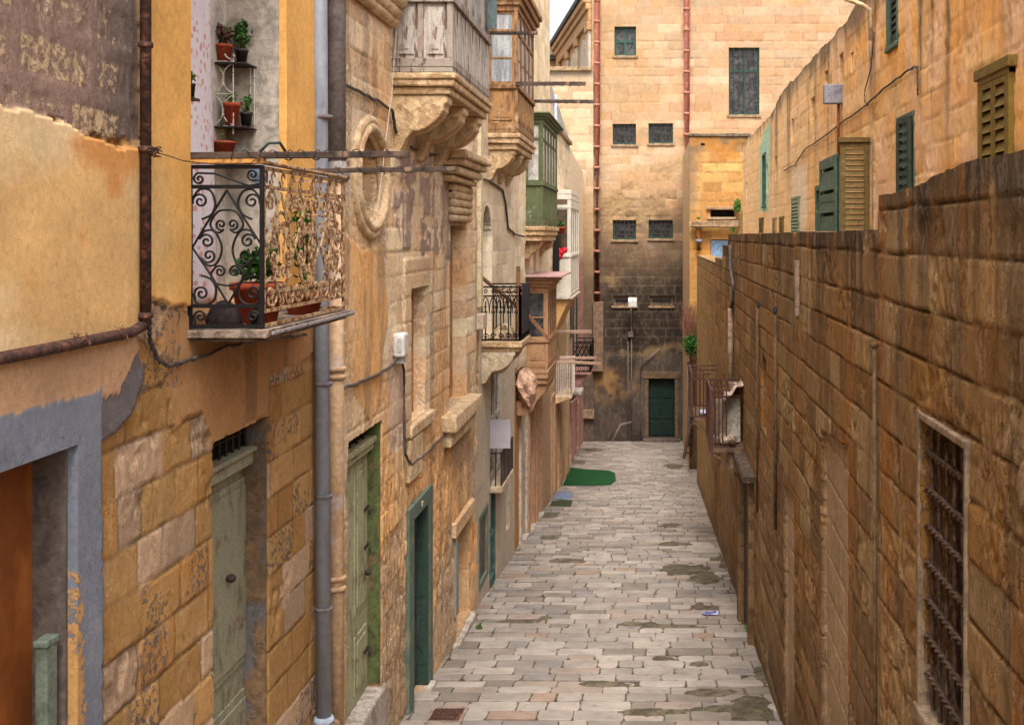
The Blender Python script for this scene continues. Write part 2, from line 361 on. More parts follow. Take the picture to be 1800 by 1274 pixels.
def paving():
    rs = random.Random(5); vs = []; fs = []; col = []
    y = 12.9; row = 0
    pal = [lin(176, 163, 152), lin(168, 156, 146), lin(188, 175, 164), lin(158, 148, 142), lin(176, 158, 144), lin(192, 178, 166), lin(150, 138, 126)]
    while y < 52.4:
        h = rs.choice((.24, .28, .31, .35, .39)); x = -3.35+rs.uniform(-.5, 0)
        sl = rs.uniform(-.006, .006)
        while x < 1.9:
            w = rs.uniform(.27, .68); g = rs.uniform(.004, .011)
            x0, x1, y0, y1 = x+g, min(x+w, 1.95)-g, y+g*.9, y+h-g*.9
            if rs.random() < .12 and h > .33: y0 += .05
            if x1-x0 < .1: break
            cx, cy = (x0+x1)/2, (y0+y1)/2
            sunk = sum(math.exp(-(((cx-a)/(b*.8+.1))**2+((cy-c)/(d*.8+.1))**2)) for a, c, b, d in MUD)
            dz = -.026*min(1, sunk*1.1)*rs.uniform(.3, 1.25)+rs.uniform(-.004, .004)
            ring = []
            for (ax, ay), (bx, by), m in (((x0, y0), (x1, y0), 5), ((x1, y0), (x1, y1), 3), ((x1, y1), (x0, y1), 5), ((x0, y1), (x0, y0), 3)):
                for k in range(m):
                    t = k/m; jx = rs.gauss(0, .0055); jy = rs.gauss(0, .0055)
                    if k == 0:
                        cut = abs(rs.gauss(0, .014)); jx += math.copysign(cut, cx-ax); jy += math.copysign(cut*.7, cy-ay)
                    ring.append((ax+(bx-ax)*t+jx, ay+(by-ay)*t+jy))
            tx, ty = rs.uniform(-.008, .008), rs.uniform(-.008, .008)
            hz = lambda px, py: float(gz(py))+dz+(px-cx)*tx+(py-cy)*ty+(px*sl)
            b = len(vs); n = len(ring); e = rs.uniform(.008, .016)
            for px, py in ring: vs.append((px, py, hz(px, py)-.09))
            for px, py in ring: vs.append((px, py, hz(px, py)-.0045))
            for px, py in ring:
                dx, dy = cx-px, cy-py; l = math.hypot(dx, dy)
                vs.append((px+dx/l*e, py+dy/l*e, hz(px, py)))
            for k in range(n):
                k2 = (k+1) % n
                fs.append((b+k, b+k2, b+n+k2, b+n+k)); fs.append((b+n+k, b+n+k2, b+2*n+k2, b+2*n+k))
            fs.append(tuple(b+2*n+k for k in range(n)))
            c = pal[min(int(rs.random()**1.3*7), 6)]*rs.uniform(.94, 1.05)
            if rs.random() < .02: c = lin(176, 150, 132)*.95
            col += [c]*(3*n)
            x += w
        y += h; row += 1
    me = bpy.data.meshes.new('street'); me.from_pydata(vs, [], fs)
    at = me.attributes.new('tone', 'FLOAT_COLOR', 'POINT'); c4 = np.ones((len(vs), 4), np.float32); c4[:, :3] = np.array(col)*PAVE_K*np.array([1.0, .99, .975]); at.data.foreach_set('color', c4.ravel())
    m, nt, b = _new('paving_stone', .72); ov, v = _vec(nt, (1, 1, 1))
    a = nt.nodes.new('ShaderNodeAttribute'); a.attribute_name = 'tone'
    n1 = _noise(nt, ov, 2.2, 7, .62, .4); n2 = _noise(nt, ov, 38, 6, .7); n3 = _noise(nt, ov, 9, 6, .65, .6)
    c = _mix(nt, 1.0, a.outputs['Color'], _grey(nt, _mr(nt, n1, .3, .7, .74, 1.2, False)), 'MULTIPLY')
    c = _mix(nt, _mr(nt, n3, .56, .70, 0, .65), c, lin(122, 108, 92)*PAVE_K)
    c = _mix(nt, _mr(nt, n2, .62, .7, 0, .5), c, lin(90, 80, 70))
    nt.links.new(c, b.inputs['Base Color']); _bump(nt, b, _math(nt, 'ADD', n3, _math(nt, 'MULTIPLY', n2, .4)), .45, .008)
    me.materials.append(m)
    o = bpy.data.objects.new('street', me); COL.objects.link(o); tag(o, kind='structure')
PAVE_K = .66
paving()
def steps():
    mb = MB(); n = 0; y = 13.0
    while y > -8:
        z = float(gz(y))-.03; mb.box(-2.88, 1.49, y-.52, y-.02, z-.6, z); y -= .15/.31
    o = mb.jitter(.006, 3).build('stone_steps', M('step_stone', lin(170, 155, 140), lin(120, 108, 95), 6), bevel=.012); tag(o, kind='structure')
steps()
# ================================================================ wall styles
def stone(U, V, seed, h, la, lb, pal, jw=.014, jdp=.02, rough=.014, block=.02, ero=.03, jc=.35):
    r1, r2, jd, jv, ju = blocks(U, V, h, la, lb, seed)
    ci = np.minimum((r1*len(pal)).astype(int), len(pal)-1); col = np.array(pal)[ci]
    col = col*(.85+.3*r2)[..., None]
    nz = fbm(U*7, V*7, seed+1, 4)
    jm = np.exp(-(jd/jw)**2)*(.35+.9*sst(.3, .65, fbm(U*3.1, V*3.1, seed+2, 3)))
    d = block*(r2-.5)+rough*(nz-.5)-jdp*jm
    e = sst(.52, .72, fbm(U*1.7, V*2.1, seed+3, 4)+.25*(r1-.5))
    rid = np.abs(fbm(U*11, V*6, seed+4, 3)-.5)*2
    d = d-ero*e*(1-sst(0, .35, rid))
    col = col*(1-jc*np.clip(jm, 0, 1))[..., None]
    return d, col, r1, r2, jd, e, nz
def warp(U, V, a, s, seed):
    return U+a*(fbm(U*s, V*s, seed, 5, .6)-.5)*2, V+a*(fbm(U*s, V*s, seed+50, 5, .6)-.5)*2
def put(col, d, m, c, dz=None, dd=0, vary=None):
    """lay a coat over the wall where m is 1"""
    c = np.asarray(c)
    if vary is not None: c = c*vary[..., None]
    col = col*(1-m[..., None])+c*m[..., None]
    if dz is not None: d = d*(1-m)+(dz+dd)*m
    return col, d
KL = .92
def S(r, g, b, k=None): return desat(lin(r, g, b, KL if k is None else k), .14)*np.array([.99, 1.02, .985])
def style_A(U, V):
    d, col, r1, r2, jd, e, nz = stone(U, V, 11, .288, .30, .70, [S(198, 142, 72), S(188, 132, 62), S(205, 150, 84), S(196, 142, 74), S(192, 132, 60), S(200, 148, 82), S(188, 150, 118)], ero=.03, block=.009, jdp=.011, jw=.011, rough=.010, jc=.45)
    cb = np.zeros(col.shape)+S(120, 102, 92); mk = np.where(r2 > .62, .47, .16)*sst(.25, .55, fbm(U*2, V*2, 31)); pk_ = (r1*7 % 1 > .78).astype(float); col = mixc(col, S(212, 172, 142), pk_*.75)
    und = .012*(fbm(U*1.3, V*1.3, 21, 3)-.5); big = .8+.4*fbm(U*1.6, V*1.6, 41, 4)
    Uw, Vw = warp(U, V, .07, 2.2, 60)
    # brown wash plaster over the courses below the balcony
    m = inpoly(Uw, Vw, [(6.75, -.45), (10.2, -.45), (10.2, -.95), (9.4, -1.05), (8.6, -1.02), (8.6, -1.34), (7.5, -1.36), (7.35, -1.1), (6.9, -1.15), (6.75, -.9)])
    col, d = put(col, d, m, S(190, 134, 80), .010, und, big); mk = mk*(1-m)+m*.22; dr_ = m*sst(.5, .62, fbm(U*2.2, V*.5, 37, 4)); col = mixc(col, S(140, 100, 66), dr_*.6)
    rg = 1-.45*m
    # bright ochre coat above the balcony floor
    m = inpoly(Uw, Vw, [(6.35, 9), (10.3, 9), (10.3, -.62), (8.9, -.5), (7.1, -.42), (6.75, -.38), (6.5, -.35), (6.35, -.5)])
    o_ = S(242, 172, 72); col, d = put(col, d, m, o_, .03, und, big); rg = rg*(1-.8*m)
    mk = mk*(1-m); st = m*sst(.5, .75, fbm(U*1.2, V*.8, 77, 4)); col = mixc(col, S(238, 190, 118), st*.8)
    m2 = inpoly(Uw, Vw, [(6.35, -.3), (6.98, -.4), (6.98, -.9), (6.35, -.9)])*(1-m); mk = np.maximum(mk, m2*.42)
    # pink brown strip under the conduit
    m = inpoly(Uw, U*0+Vw, [(3, -.5), (6.33, -.5), (6.4, -.66), (6.3, -.9), (6.05, -1.02), (5.9, -.95), (3, -.95)])
    col, d = put(col, d, m, S(214, 160, 116), .03, und, big); mk = mk*(1-m); rg = rg*(1-.6*m)
    # pale ochre plaster panel
    m = inpoly(Uw, Vw, [(3, .60), (4.6, .6), (5.2, .57), (5.5, .545), (5.9, .53), (6.38, .5), (6.42, -.54), (3, -.54)])
    col, d = put(col, d, m, S(232, 176, 104), .038, und*1.6, big); mk = mk*(1-m); rg = rg*(1-.8*m)
    pale = m*sst(.45, .68, fbm(U*1.1+3, V*1.9, 84, 5)); col = mixc(col, S(240, 200, 148), pale*.85)
    rust = m*sst(.62, .74, fbm(U*1.7+9, V*2.2, 91, 4)); col = mixc(col, S(222, 138, 48), rust*.8)
    # old mauve-grey wall above: flaking wash over broad blocks
    m = ((Uw < 6.42) & (Vw > .55)).astype(float)*inpoly(Uw, Vw, [(3, .6), (4.6, .6), (5.2, .57), (5.5, .545), (5.9, .53), (6.42, .5), (6.42, 9), (3, 9)])
    b1, b2, bj, _, _ = blocks(U, V, .27, .45, .75, 19, .03)
    band = sst(.03, .055, bj)
    pl = S(158, 122, 108); sc_ = S(186, 150, 118)
    col, d = put(col, d, m, pl, 0, .0, big); d = d+m*(.004*(1-band)+.020*(fbm(U*34, V*10, 5, 3)-.5)*band)
    cb = mixc(cb, S(206, 168, 128), m); mk = np.where(m > .5, band*(.40+.16*b1)*sst(6.35, 6.1, U), mk)
    dk = m*sst(5.7, 6.3, U+.3*(fbm(U*3, V*3, 7)-.5)); col = mixc(col, S(104, 90, 84), dk*.75)
    # shadow line of the rusty pipe, painted into the wall colour as a dark strip
    m = ((U > 6.36) & (U < 6.5) & (V > -.55)).astype(float); col = mixc(col, S(150, 116, 84), m*.6)
    # slate-blue surround of the near doorway, flaking low down
    fr = (((U > 5.60) & (U < 5.945) & (V < -.8)) | ((U < 5.945) & (V < -.80) & (V > -1.14))).astype(float)
    e1 = inpoly(*warp(U, V, .02, 6, 66), [(3, -.80), (5.945, -.80), (5.95, -4), (5.6, -4), (5.6, -1.14), (3, -1.14)])
    col, d = put(col, d, e1, S(132, 134, 150), .034, und*.4, .8+.4*fbm(U*3, V*3, 15)); mk = mk*(1-e1); rg = rg*(1-.5*e1)
    cb = mixc(cb, S(206, 148, 78), e1); low = sst(-1.35, -2.2, V+.5*(fbm(U*3, V*3, 18)-.5))
    mk = np.where(e1 > .5, .10+low*(.16+.42*sst(5.80, 5.68, U+.06*(fbm(U*5, V*4, 19)-.5))), mk)
    m = inpoly(*warp(U, V, .05, 4, 68), [(5.95, -.85), (6.15, -.86), (6.38, -.62), (6.45, -.82), (6.3, -1.02), (5.95, -1.1)])
    col, d = put(col, d, m, S(120, 108, 112), .02, 0, big); mk = np.where(m > .5, .3, mk)
    return d, col, cb, mk, rg
def style_B(U, V):
    d, col, r1, r2, jd, e, nz = stone(U, V, 23, .285, .4, .9, [S(244, 204, 160), S(240, 196, 148), S(246, 210, 172), S(232, 186, 142)], ero=.014, jdp=.010, block=.009, jw=.012, rough=.009, jc=.25)
    low = sst(-1.6, -3.2, V+.5*(fbm(U*.8, V*.8, 3)-.5)); col = col*(1-low[..., None])+low[..., None]*col*np.array([.80, .70, .58])
    cb = np.zeros(col.shape)+S(250, 222, 190); mk = .42*sst(.40, .60, fbm(U*1.1, V*.8, 9))
    big = .8+.4*fbm(U*1.5, V*1.5, 43, 4); und = .012*(fbm(U*1.3, V*1.3, 22, 3)-.5)
    fl = np.abs(fbm(U*16, V*2.2, 71, 3)-.5)*2            # vertical flaking low on the wall
    d = d-.03*low*(1-sst(0, .4, fl)); cb = mixc(cb, S(196, 160, 128), low); mk = mk+low*.12
    Uw, Vw = warp(U, V, .10, 1.9, 80)
    m = inpoly(Uw, Vw, [(10.7, -.02), (11.6, -.16), (12.3, -.1), (12.45, -.9), (12.2, -1.3), (12.3, -1.75), (11.7, -1.95), (11.2, -1.6), (10.8, -1.2)])
    ob_ = .55+.45*sst(.4, .6, fbm(U*1.3, V*1.1, 93, 4)); mo = m*ob_; col, d = put(col, d, mo, S(240, 174, 96), .010, und, big); mk = mk*(1-m)+m*.2
    m = inpoly(Uw, Vw, [(9.9, 1.0), (10.45, .9), (10.6, -1.4), (10.3, -2.3), (10.6, -5), (9.9, -5)])
    col, d = put(col, d, m, S(206, 156, 96), .012, und, big); mk = mk*(1-m)
    # mauve plaster flaking in vertical tears below the first enclosed balcony
    m = inpoly(*warp(U, V, .12, 2.5, 81), [(12.9, 1.15), (17.2, 1.25), (17.4, .1), (16.2, -.3), (13.2, -.15), (12.7, .3)])
    tear = sst(.44, .50, fbm(U*4.2, V*1.5, 87, 5, .6))*sst(.36, .42, fbm(U*3, V*5, 88, 4)); m = m*tear
    col, d = put(col, d, m, S(172, 140, 126), .014, 0, big); mk = np.where(m > .5, .12, mk)
    oc = sst(.50, .62, fbm(U*.9+4, V*.55, 111, 5))*sst(3.0, 1.0, V)*(1-m); col = mixc(col, S(232, 160, 82), oc*.6)
    gm = sst(.54, .66, fbm(U*2.6, V*.35, 113, 5))*(1-m); col = mixc(col, S(150, 118, 92), gm*.55)
    # grey washed strip beside the stone-framed opening
    m = inpoly(Uw, Vw, [(12.5, -1.2), (13.3, -1.2), (13.3, -2.5), (12.6, -2.4)]); col = mixc(col, S(206, 182, 170), m*.6)
    # flush dressed surround of the blind window
    m = (((U > 13.25) & (U < 14.75) & (V > -.66) & (V < -.28)) | ((U > 13.25) & (U < 13.6) & (V < -.28) & (V > -2.4))).astype(float)
    col, d = put(col, d, m, S(226, 184, 142), .03, und*.3, big); d = d-.012*m*np.exp(-((np.mod(V, .29)-.14)/.012)**2)
    # base plinth stained
    b = gz(U); pl = sst(.9, .1, V-b+.4*(fbm(U*2, V*2, 55)-.5)); col = mixc(col, S(176, 140, 108), pl*.6)
    col = col*1.24; cb = cb*1.12
    return d, col, cb, mk
def style_C(U, V):
    d, col, r1, r2, jd, e, nz = stone(U, V, 37, .29, .5, 1.0, [S(250, 222, 188), S(246, 216, 180), S(240, 210, 178)], jdp=.006, ero=.006, block=.004, rough=.008, jc=.12)
    low = sst(-1.6, -2.6, V); col = col*(1-low[..., None])+low[..., None]*S(206, 182, 160)*(.85+.3*fbm(U*2, V*2, 8))[..., None]
    cb = np.zeros(col.shape)+S(206, 150, 92); mk = .40*sst(.47, .64, fbm(U*1.6, V*.6, 17))*(1-low)
    m = inpoly(*warp(U, V, .1, 2.5, 44), [(18.5, -1.6), (19.5, -1.7), (19.35, -2.6), (19.0, -3.4), (18.5, -3.6)])
    d = d-m*.05*fbm(U*9, V*9, 4, 3); col = mixc(col, S(204, 150, 86), m)
    return d, col, cb, mk
def style_D(U, V):
    d, col, r1, r2, jd, e, nz = stone(U, V, 41, .29, .5, 1.0, [S(250, 218, 178), S(246, 210, 168), S(250, 224, 190)], ero=.012, jdp=.008, block=.005, jc=.15)
    low = sst(-2.7, -3.2, V); col = mixc(col, S(186, 144, 112), low)
    cb = np.zeros(col.shape)+S(210, 150, 88); mk = .42*sst(.46, .64, fbm(U*1.6, V*.5, 27))
    m = inpoly(U, V, [(24.5, -2.9), (25.3, -2.9), (25.3, -9), (24.5, -9)]); col = mixc(col, S(196, 126, 44), m); mk = mk*(1-m)
    return d, col, cb, mk
def style_E(U, V):
    d, col, r1, r2, jd, e, nz = stone(U, V, 47, .29, .5, 1.0, [S(244, 214, 180), S(240, 206, 168)], ero=.006, jdp=.008)
    low = sst(-2.6, -3.4, V); col = mixc(col, S(196, 158, 118), low)
    cb = np.zeros(col.shape)+S(214, 160, 108); mk = .28*sst(.5, .68, fbm(U*.9, V*.5, 57))
    t = 4.6-.13*(U-33); m = sst(.25, .1, (t-V)*.35+.12*(fbm(U, V, 5)-.5)); col = mixc(col, S(176, 172, 172), m*.9)
    return d, col, cb, mk
def style_F(U, V):
    d, col, r1, r2, jd, e, nz = stone(U, V, 53, .29, .5, 1.0, [S(206, 150, 138)], ero=.004, jdp=.004, block=.004)
    up = sst(-1.2, -.6, V+.3*(fbm(U*2, V*2, 6)-.5)); col = mixc(col, S(240, 210, 176), up)
    cb = np.zeros(col.shape)+S(170, 110, 96); mk = .22*sst(.5, .68, fbm(U*.9, V*.5, 57))
    return d, col, cb, mk
RMb = relief_mat('flaking_wall', crack=.75, flake=.72, bump=.85, var=.32, pits=.7)
RM = relief_mat('old_wall', crack=.35, flake=.42, bump=.75); RMs = relief_mat('rendered_wall', fine=14, bump=.4, var=.22, pits=.35)
def rough_top(base, a, seed, s=1.3):
    return lambda U: base+a*(fbm(U*s, U*0+3.3, seed, 4)-.5)*2
def townhouse(label, Xw, y0, y1, ztop, style, zfine, step, holes, mat=RM, coarse_y=None, top=None, group=None):
    ym = (y0+y1)/2; zb = float(gz(y1))-.35
    h = thing('townhouse', label, 'house', (Xw, ym, float(gz(ym))), group)
    us = grid_coords([(coarse_y, y0, .12), (y0, y1, step)] if coarse_y is not None else [(y0, y1, step)])
    vs = grid_coords([(zb, zfine, step), (zfine, ztop, .12)] if ztop > zfine else [(zb, ztop, step)])
    relief('wall', h, (Xw, 0, 0), (0, 1, 0), (1, 0, 0), us, vs, style, mat, holes, top, thick=.4)
    b0 = coarse_y if coarse_y is not None else y0
    m = M('house_back', S(205, 165, 120), S(180, 140, 100), 3)
    MB().box(-10, Xw-.52, b0+.003, y1-.003, zb, ztop-.25).build('rear_wall', m, h)
    MB().box(-10, Xw-.41, b0+.004, y1-.004, ztop-.25, ztop-.1).build('roof', M('roof_lime', S(190, 175, 155), S(150, 140, 125), 4), h)
    return h
hA = townhouse('ochre plastered house with rusty pipe and iron scroll balcony, nearest on the left', -2.9, 4.2, 9.96, 6.5, style_A, 2.5, .016,
   [('r', 4.3, 5.68, -3.3, -1.04, .21), ('r', 7.52, 8.64, -4.1, -1.36, .22), ('r', 7.09, 8.94, -.50, 2.7, .46)], coarse_y=-9.0)  # unseen coarse run behind the camera, added to cut low-angle light
hB = townhouse('pale stone house with oval window above and two green doors at street level', -2.9, 9.96, 18.85, 7.0, style_B, 3.9, .02,
   [('r', 10.86, 12.26, -4.85, -1.97, .20), ('r', 13.74, 14.66, -5.76, -3.43, .15), ('r', 13.6, 14.57, -2.24, -.63, .16), ('r', 16.3, 17.8, -2.5, .16, .25),
    ('r', 16.9, 18.15, -5.98, -4.42, .2), ('e', 11.72, .6, .52, .45, .32)], mat=RMb)
hC = townhouse('narrow cream house with arched balcony door and stone-ruled lower wall', -2.95, 18.85, 24.45, 7.0, style_C, 4.6, .03,
   [('a', 19.8, 20.95, -1.8, .55, .2), ('r', 20.85, 22.3, -4.55, -2.5, .15), ('r', 19.4, 20.4, -6.05, -4.78, .07), ('r', 20.65, 21.55, -6.52, -4.62, .1), ('r', 23.0, 23.6, -6.0, -5.0, .15)])
hD = townhouse('cream house above a brown street front with the tan enclosed balcony', -2.98, 24.45, 33.2, 7.2, style_D, 6.0, .045,
   [('r', 25.75, 26.75, -7.0, -3.75, .25), ('r', 27.5, 28.5, -7.2, -3.9, .3), ('r', 29.4, 30.5, -7.4, -3.9, .3), ('e', 27.2, -.55, .55, .55, .25), ('r', 28.6, 29.4, -1.1, .1, .2)])
hE = townhouse('low cream house with grey parapet band, white enclosed balcony and white railing', -3.0, 33.2, 41.6, 4.75, style_E, 4.75, .05,
   [('r', 35.6, 36.8, -4.6, -2.4, .25), ('r', 33.9, 34.7, -7.8, -4.9, .2), ('r', 36.4, 37.5, -8.1, -5.2, .25), ('r', 39.2, 40.2, -8.35, -5.4, .25), ('r', 39.9, 40.9, -4.2, -2.0, .25)],
   top=lambda U: 4.6-.13*(U-33.2)+.05*(fbm(U*2, U*0, 4)-.5))
hF = townhouse('pink rendered house with dark shutters at the far end of the row', -3.12, 41.6, 51.9, 3.6, style_F, 3.6, .06,
   [('r', 44.9, 46.2, -4.9, -2.3, .2), ('r', 43.0, 44.0, -8.7, -6.0, .2), ('r', 47.5, 48.7, -9.0, -6.3, .2)], top=lambda U: 3.45-.06*(U-41.6))
# ================================================================ right boundary wall
KR = 1.03
def R_(r, g, b): return desat(lin(r, g, b, KR), .10)*np.array([.985, 1.045, .99])
def style_R(U, V):
    d, col, r1, r2, jd, e, nz = stone(U, V, 71, .287, .45, 1.0, [R_(152, 108, 60), R_(144, 100, 54), R_(164, 120, 70), R_(136, 96, 56), R_(150, 102, 48), R_(166, 128, 84)], jdp=.018, ero=.020, rough=.004, block=.005, jw=.0085, jc=.6)
    # softer, deeper erosion hollows
    h1 = sst(.55, .72, fbm(U*1.5, V*1.8, 99, 4))*sst(7.5, 5.8, U); d = d-.03*h1*fbm(U*6, V*6, 98, 3); 
    t = top_R(U)-V
    dk = sst(.24, .02, t+.22*(fbm(U*5, V*1.0, 61, 4)-.5)); 
    run = sst(.50, .62, fbm(U*4.5, V*.16, 63, 4))*sst(1.5, .1, t+.5*fbm(U*3, V*0, 62))
    col = mixc(col, R_(70, 56, 44), np.clip(dk*.62+run*.8, 0, .9))
    st = sst(.52, .66, fbm(U*3.5, V*.30, 64, 5, .6)); col = mixc(col, R_(112, 88, 64), st*.55)
    og = sst(.56, .7, fbm(U*3.0, V*.5, 65, 4)); col = mixc(col, R_(172, 104, 32), og*.55)
    gr = sst(.45, .6, fbm(U*.5, V*.4, 66, 3))*sst(-2.2, -4, V); col = mixc(col, R_(146, 112, 86), gr*.4)
    lt = sst(22, 34, U); col = mixc(col, R_(206, 158, 100), lt*.45)  # far stretch painted pale gold, its brighter light put into the colour
    cb = np.zeros(col.shape)+R_(196, 152, 104); mk = .24*sst(.5, .65, fbm(U*1.6, V*1.2, 67, 4))
    for y0, y1, zt, c in ((8.72, 10.08, -1.62, R_(186, 146, 112)), (12.05, 12.95, -2.75, R_(190, 150, 118))):
        m = inpoly(*warp(U, V, .012, 5, 68), [(y0, zt), (y1, zt-.1), (y1, -9), (y0, -9)])
        col, d = put(col, d, m, c, -.045, 0, .85+.3*fbm(U*2, V*2, 5)); mk = mk*(1-m)
        d = d-.012*m*np.exp(-((np.mod(V+.06*np.sin(U), .33)-.16)/.012)**2)
    b = gz(U); pl = sst(.7, .05, V-b+.5*(fbm(U*3, V*3, 52)-.5)); col = mixc(col, R_(104, 84, 66), pl*.5)
    return d, col, cb, mk
def top_R(U):
    U = np.asarray(U, float); n = fbm(U*3.2, U*0+1.7, 12, 4)
    base = np.where(U < 7.55, .36+.07*(n-.5)-.085*sst(5.3, 6.7, U), np.where(U < 22.4, .04+.03*(n-.5), np.where(U < 24.3, -.19, np.where(U < 27, -.5+.02*(n-.5), -.63))))
    return base
wR = thing('boundary_wall', 'long weathered brown stone wall with stained top and barred window, right of the street', 'wall', (1.75, 21, float(gz(21))))
RMr = relief_mat('stained_stone', fine=20, bump=.9, bd=.016, var=.26, pits=.8, streak=.24, flake=.6, crack=.7)
holesR = [('r', 5.44, 6.37, -2.62, -1.02, .22), ('r', 14.95, 15.6, -2.62, -1.62, .12), ('r', 15.9, 16.5, -3.45, -2.75, .12), ('r', 18.75, 19.55, -3.75, -2.75, .3), ('r', 25.0, 25.8, -5.2, -3.4, .3), ('r', 19.0, 20.0, -6.2, -4.6, .15)]
usR = grid_coords([(-8, 3.6, .12), (3.6, 4.4, .06), (4.4, 9, .013), (9, 16, .022), (16, 38, .05)])  # coarse stretch behind the camera is unseen, lengthened to block low light
relief('wall', wR, (1.5, 0, 0), (0, 1, 0), (-1, 0, 0), usR, grid_coords([(-8.6, -4, .05), (-4, .5, .015)]), style_R, RMr, holesR, top=top_R, bot=lambda U: gz(U)-.2, thick=.5)
# ================================================================ building closing the street
YE = 52.0
def ex(px, Y=YE): return (px-CX)/F*Y
def ez(py, Y=YE): return (CY-py)/F*Y
KE = .52
def E_(r, g, b): return desat(lin(r, g, b, KE), .14)*np.array([1.0, .99, .965])
def style_End(U, V):
    d, col, r1, r2, jd, e, nz = stone(U, V, 91, .40, .55, 1.25, [E_(250, 192, 140), E_(248, 200, 150), E_(244, 184, 126), E_(250, 206, 164), E_(246, 190, 140), E_(236, 190, 140)], jdp=.018, ero=.0, rough=.010, block=.010, jw=.016, jc=.3)
    gy = sst(.80, .9, r2)*sst(4, 7, V); col = mixc(col, E_(206, 178, 144), gy*.6)
    mid = np.exp(-((V-1.3)/2.3)**2)*sst(3.6, 1.2, U); er = mid*sst(.40, .62, fbm(U*1.4, V*1.4, 5, 4)+.2*(r1-.5))
    d = d-.06*er*fbm(U*7, V*7, 6, 3); col = mixc(col, E_(238, 196, 128), er*.7); col = col*(1-.35*er*sst(.5, .62, fbm(U*5, V*9, 16, 4)))[..., None]
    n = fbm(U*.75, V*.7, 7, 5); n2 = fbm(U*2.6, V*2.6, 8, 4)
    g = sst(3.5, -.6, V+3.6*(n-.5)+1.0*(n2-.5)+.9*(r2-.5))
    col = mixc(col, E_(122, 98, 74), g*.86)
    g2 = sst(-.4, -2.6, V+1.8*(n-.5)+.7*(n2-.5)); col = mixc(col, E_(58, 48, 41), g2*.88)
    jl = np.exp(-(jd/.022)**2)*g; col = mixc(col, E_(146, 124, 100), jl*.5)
    mt_ = sst(.5, .62, fbm(U*.55, V*.5, 29, 5)); col = mixc(col, E_(222, 176, 116), mt_*.45)
    pipe = np.exp(-((U-ex(1050))/.35)**2)*sst(6, -1, V); col = mixc(col, E_(120, 96, 78), pipe*.6)
    lo = sst(-5.2, -5.7, V+.6*(n2-.5)); plc = E_(112, 95, 83)*(.75+.5*fbm(U*1.2, V*1.5, 17, 5))[..., None]
    col = col*(1-lo[..., None])+plc*lo[..., None]; d = d*(1-lo)+lo*.035
    och = np.exp(-(((U-ex(1075))/1.0)**2+((V-ez(672))/.75)**2)); col = mixc(col, E_(190, 140, 80), np.clip(och*1.3, 0, 1)*sst(.35, .6, n2+.1))
    dk = sst(.5, .66, fbm(U*.8, V*.7, 27, 4))*lo; col = mixc(col, E_(70, 60, 54), dk*.8)
    cb = np.zeros(col.shape)+E_(252, 220, 180); mk = .26*sst(.5, .68, fbm(U*.6, V*.6, 67, 4))*(1-g)
    return d, col, cb, mk
def er_(x0, x1, y0, y1, dep, Y=YE): return ('r', ex(x0, Y), ex(x1, Y), ez(y1, Y), ez(y0, Y), dep)
eb = thing('palazzo', 'tall stone building closing the street, sooty below and pale orange above', 'building', (1.0, YE, float(gz(YE))))
EW = {'a': (1080, 1118, 47, 98), 'b': (1281, 1335, 84, 202), 'c': (1077, 1119, 218, 254), 'd': (1141, 1183, 217, 252),
      'e': (1077, 1119, 387, 421), 'f': (1141, 1182, 387, 419), 'g': (1078, 1118, 520, 537), 'h': (1143, 1183, 520, 537), 'door': (1140, 1186, 665, 769)}
holesE = [er_(*v, .3) for v in EW.values()]
RMe = relief_mat('palazzo_stone', fine=9, bump=.7, bd=.02, var=.2, pits=.4, flake=.25, crack=.3)
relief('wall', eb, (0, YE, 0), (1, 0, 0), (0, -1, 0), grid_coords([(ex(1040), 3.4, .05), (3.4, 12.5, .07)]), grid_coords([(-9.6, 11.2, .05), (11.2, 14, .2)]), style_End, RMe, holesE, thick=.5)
MB().box(ex(1040)+.01, 12.5, YE+.55, YE+14, -9.6, 13.8).build('rear_wall', M('house_back', S(205, 165, 120), S(180, 140, 100), 3), eb)
MB().box(ex(1040)-.1, 12.6, YE-.25, YE+14.1, 13.8, 14.1).build('cornice', M('lime_stone', E_(245, 200, 150), E_(220, 175, 125), 4), eb)
green = M('bottle_green', lin(44, 76, 64), lin(32, 54, 46), 9, (.5, .7), .55)
glassd = M('dark_glass', lin(82, 82, 82), lin(44, 44, 46), 3, (.4, .6), .18, .05)
iron = M('old_iron', lin(52, 46, 46), lin(92, 60, 44), 30, (.52, .66), .7, .4, .002)
black = M('black_void', lin(26, 22, 20), lin(16, 14, 13), 4)
trim = M('dressed_stone', E_(214, 176, 130), E_(170, 136, 98), 6, c3=E_(140, 112, 84), sc3=1.6)
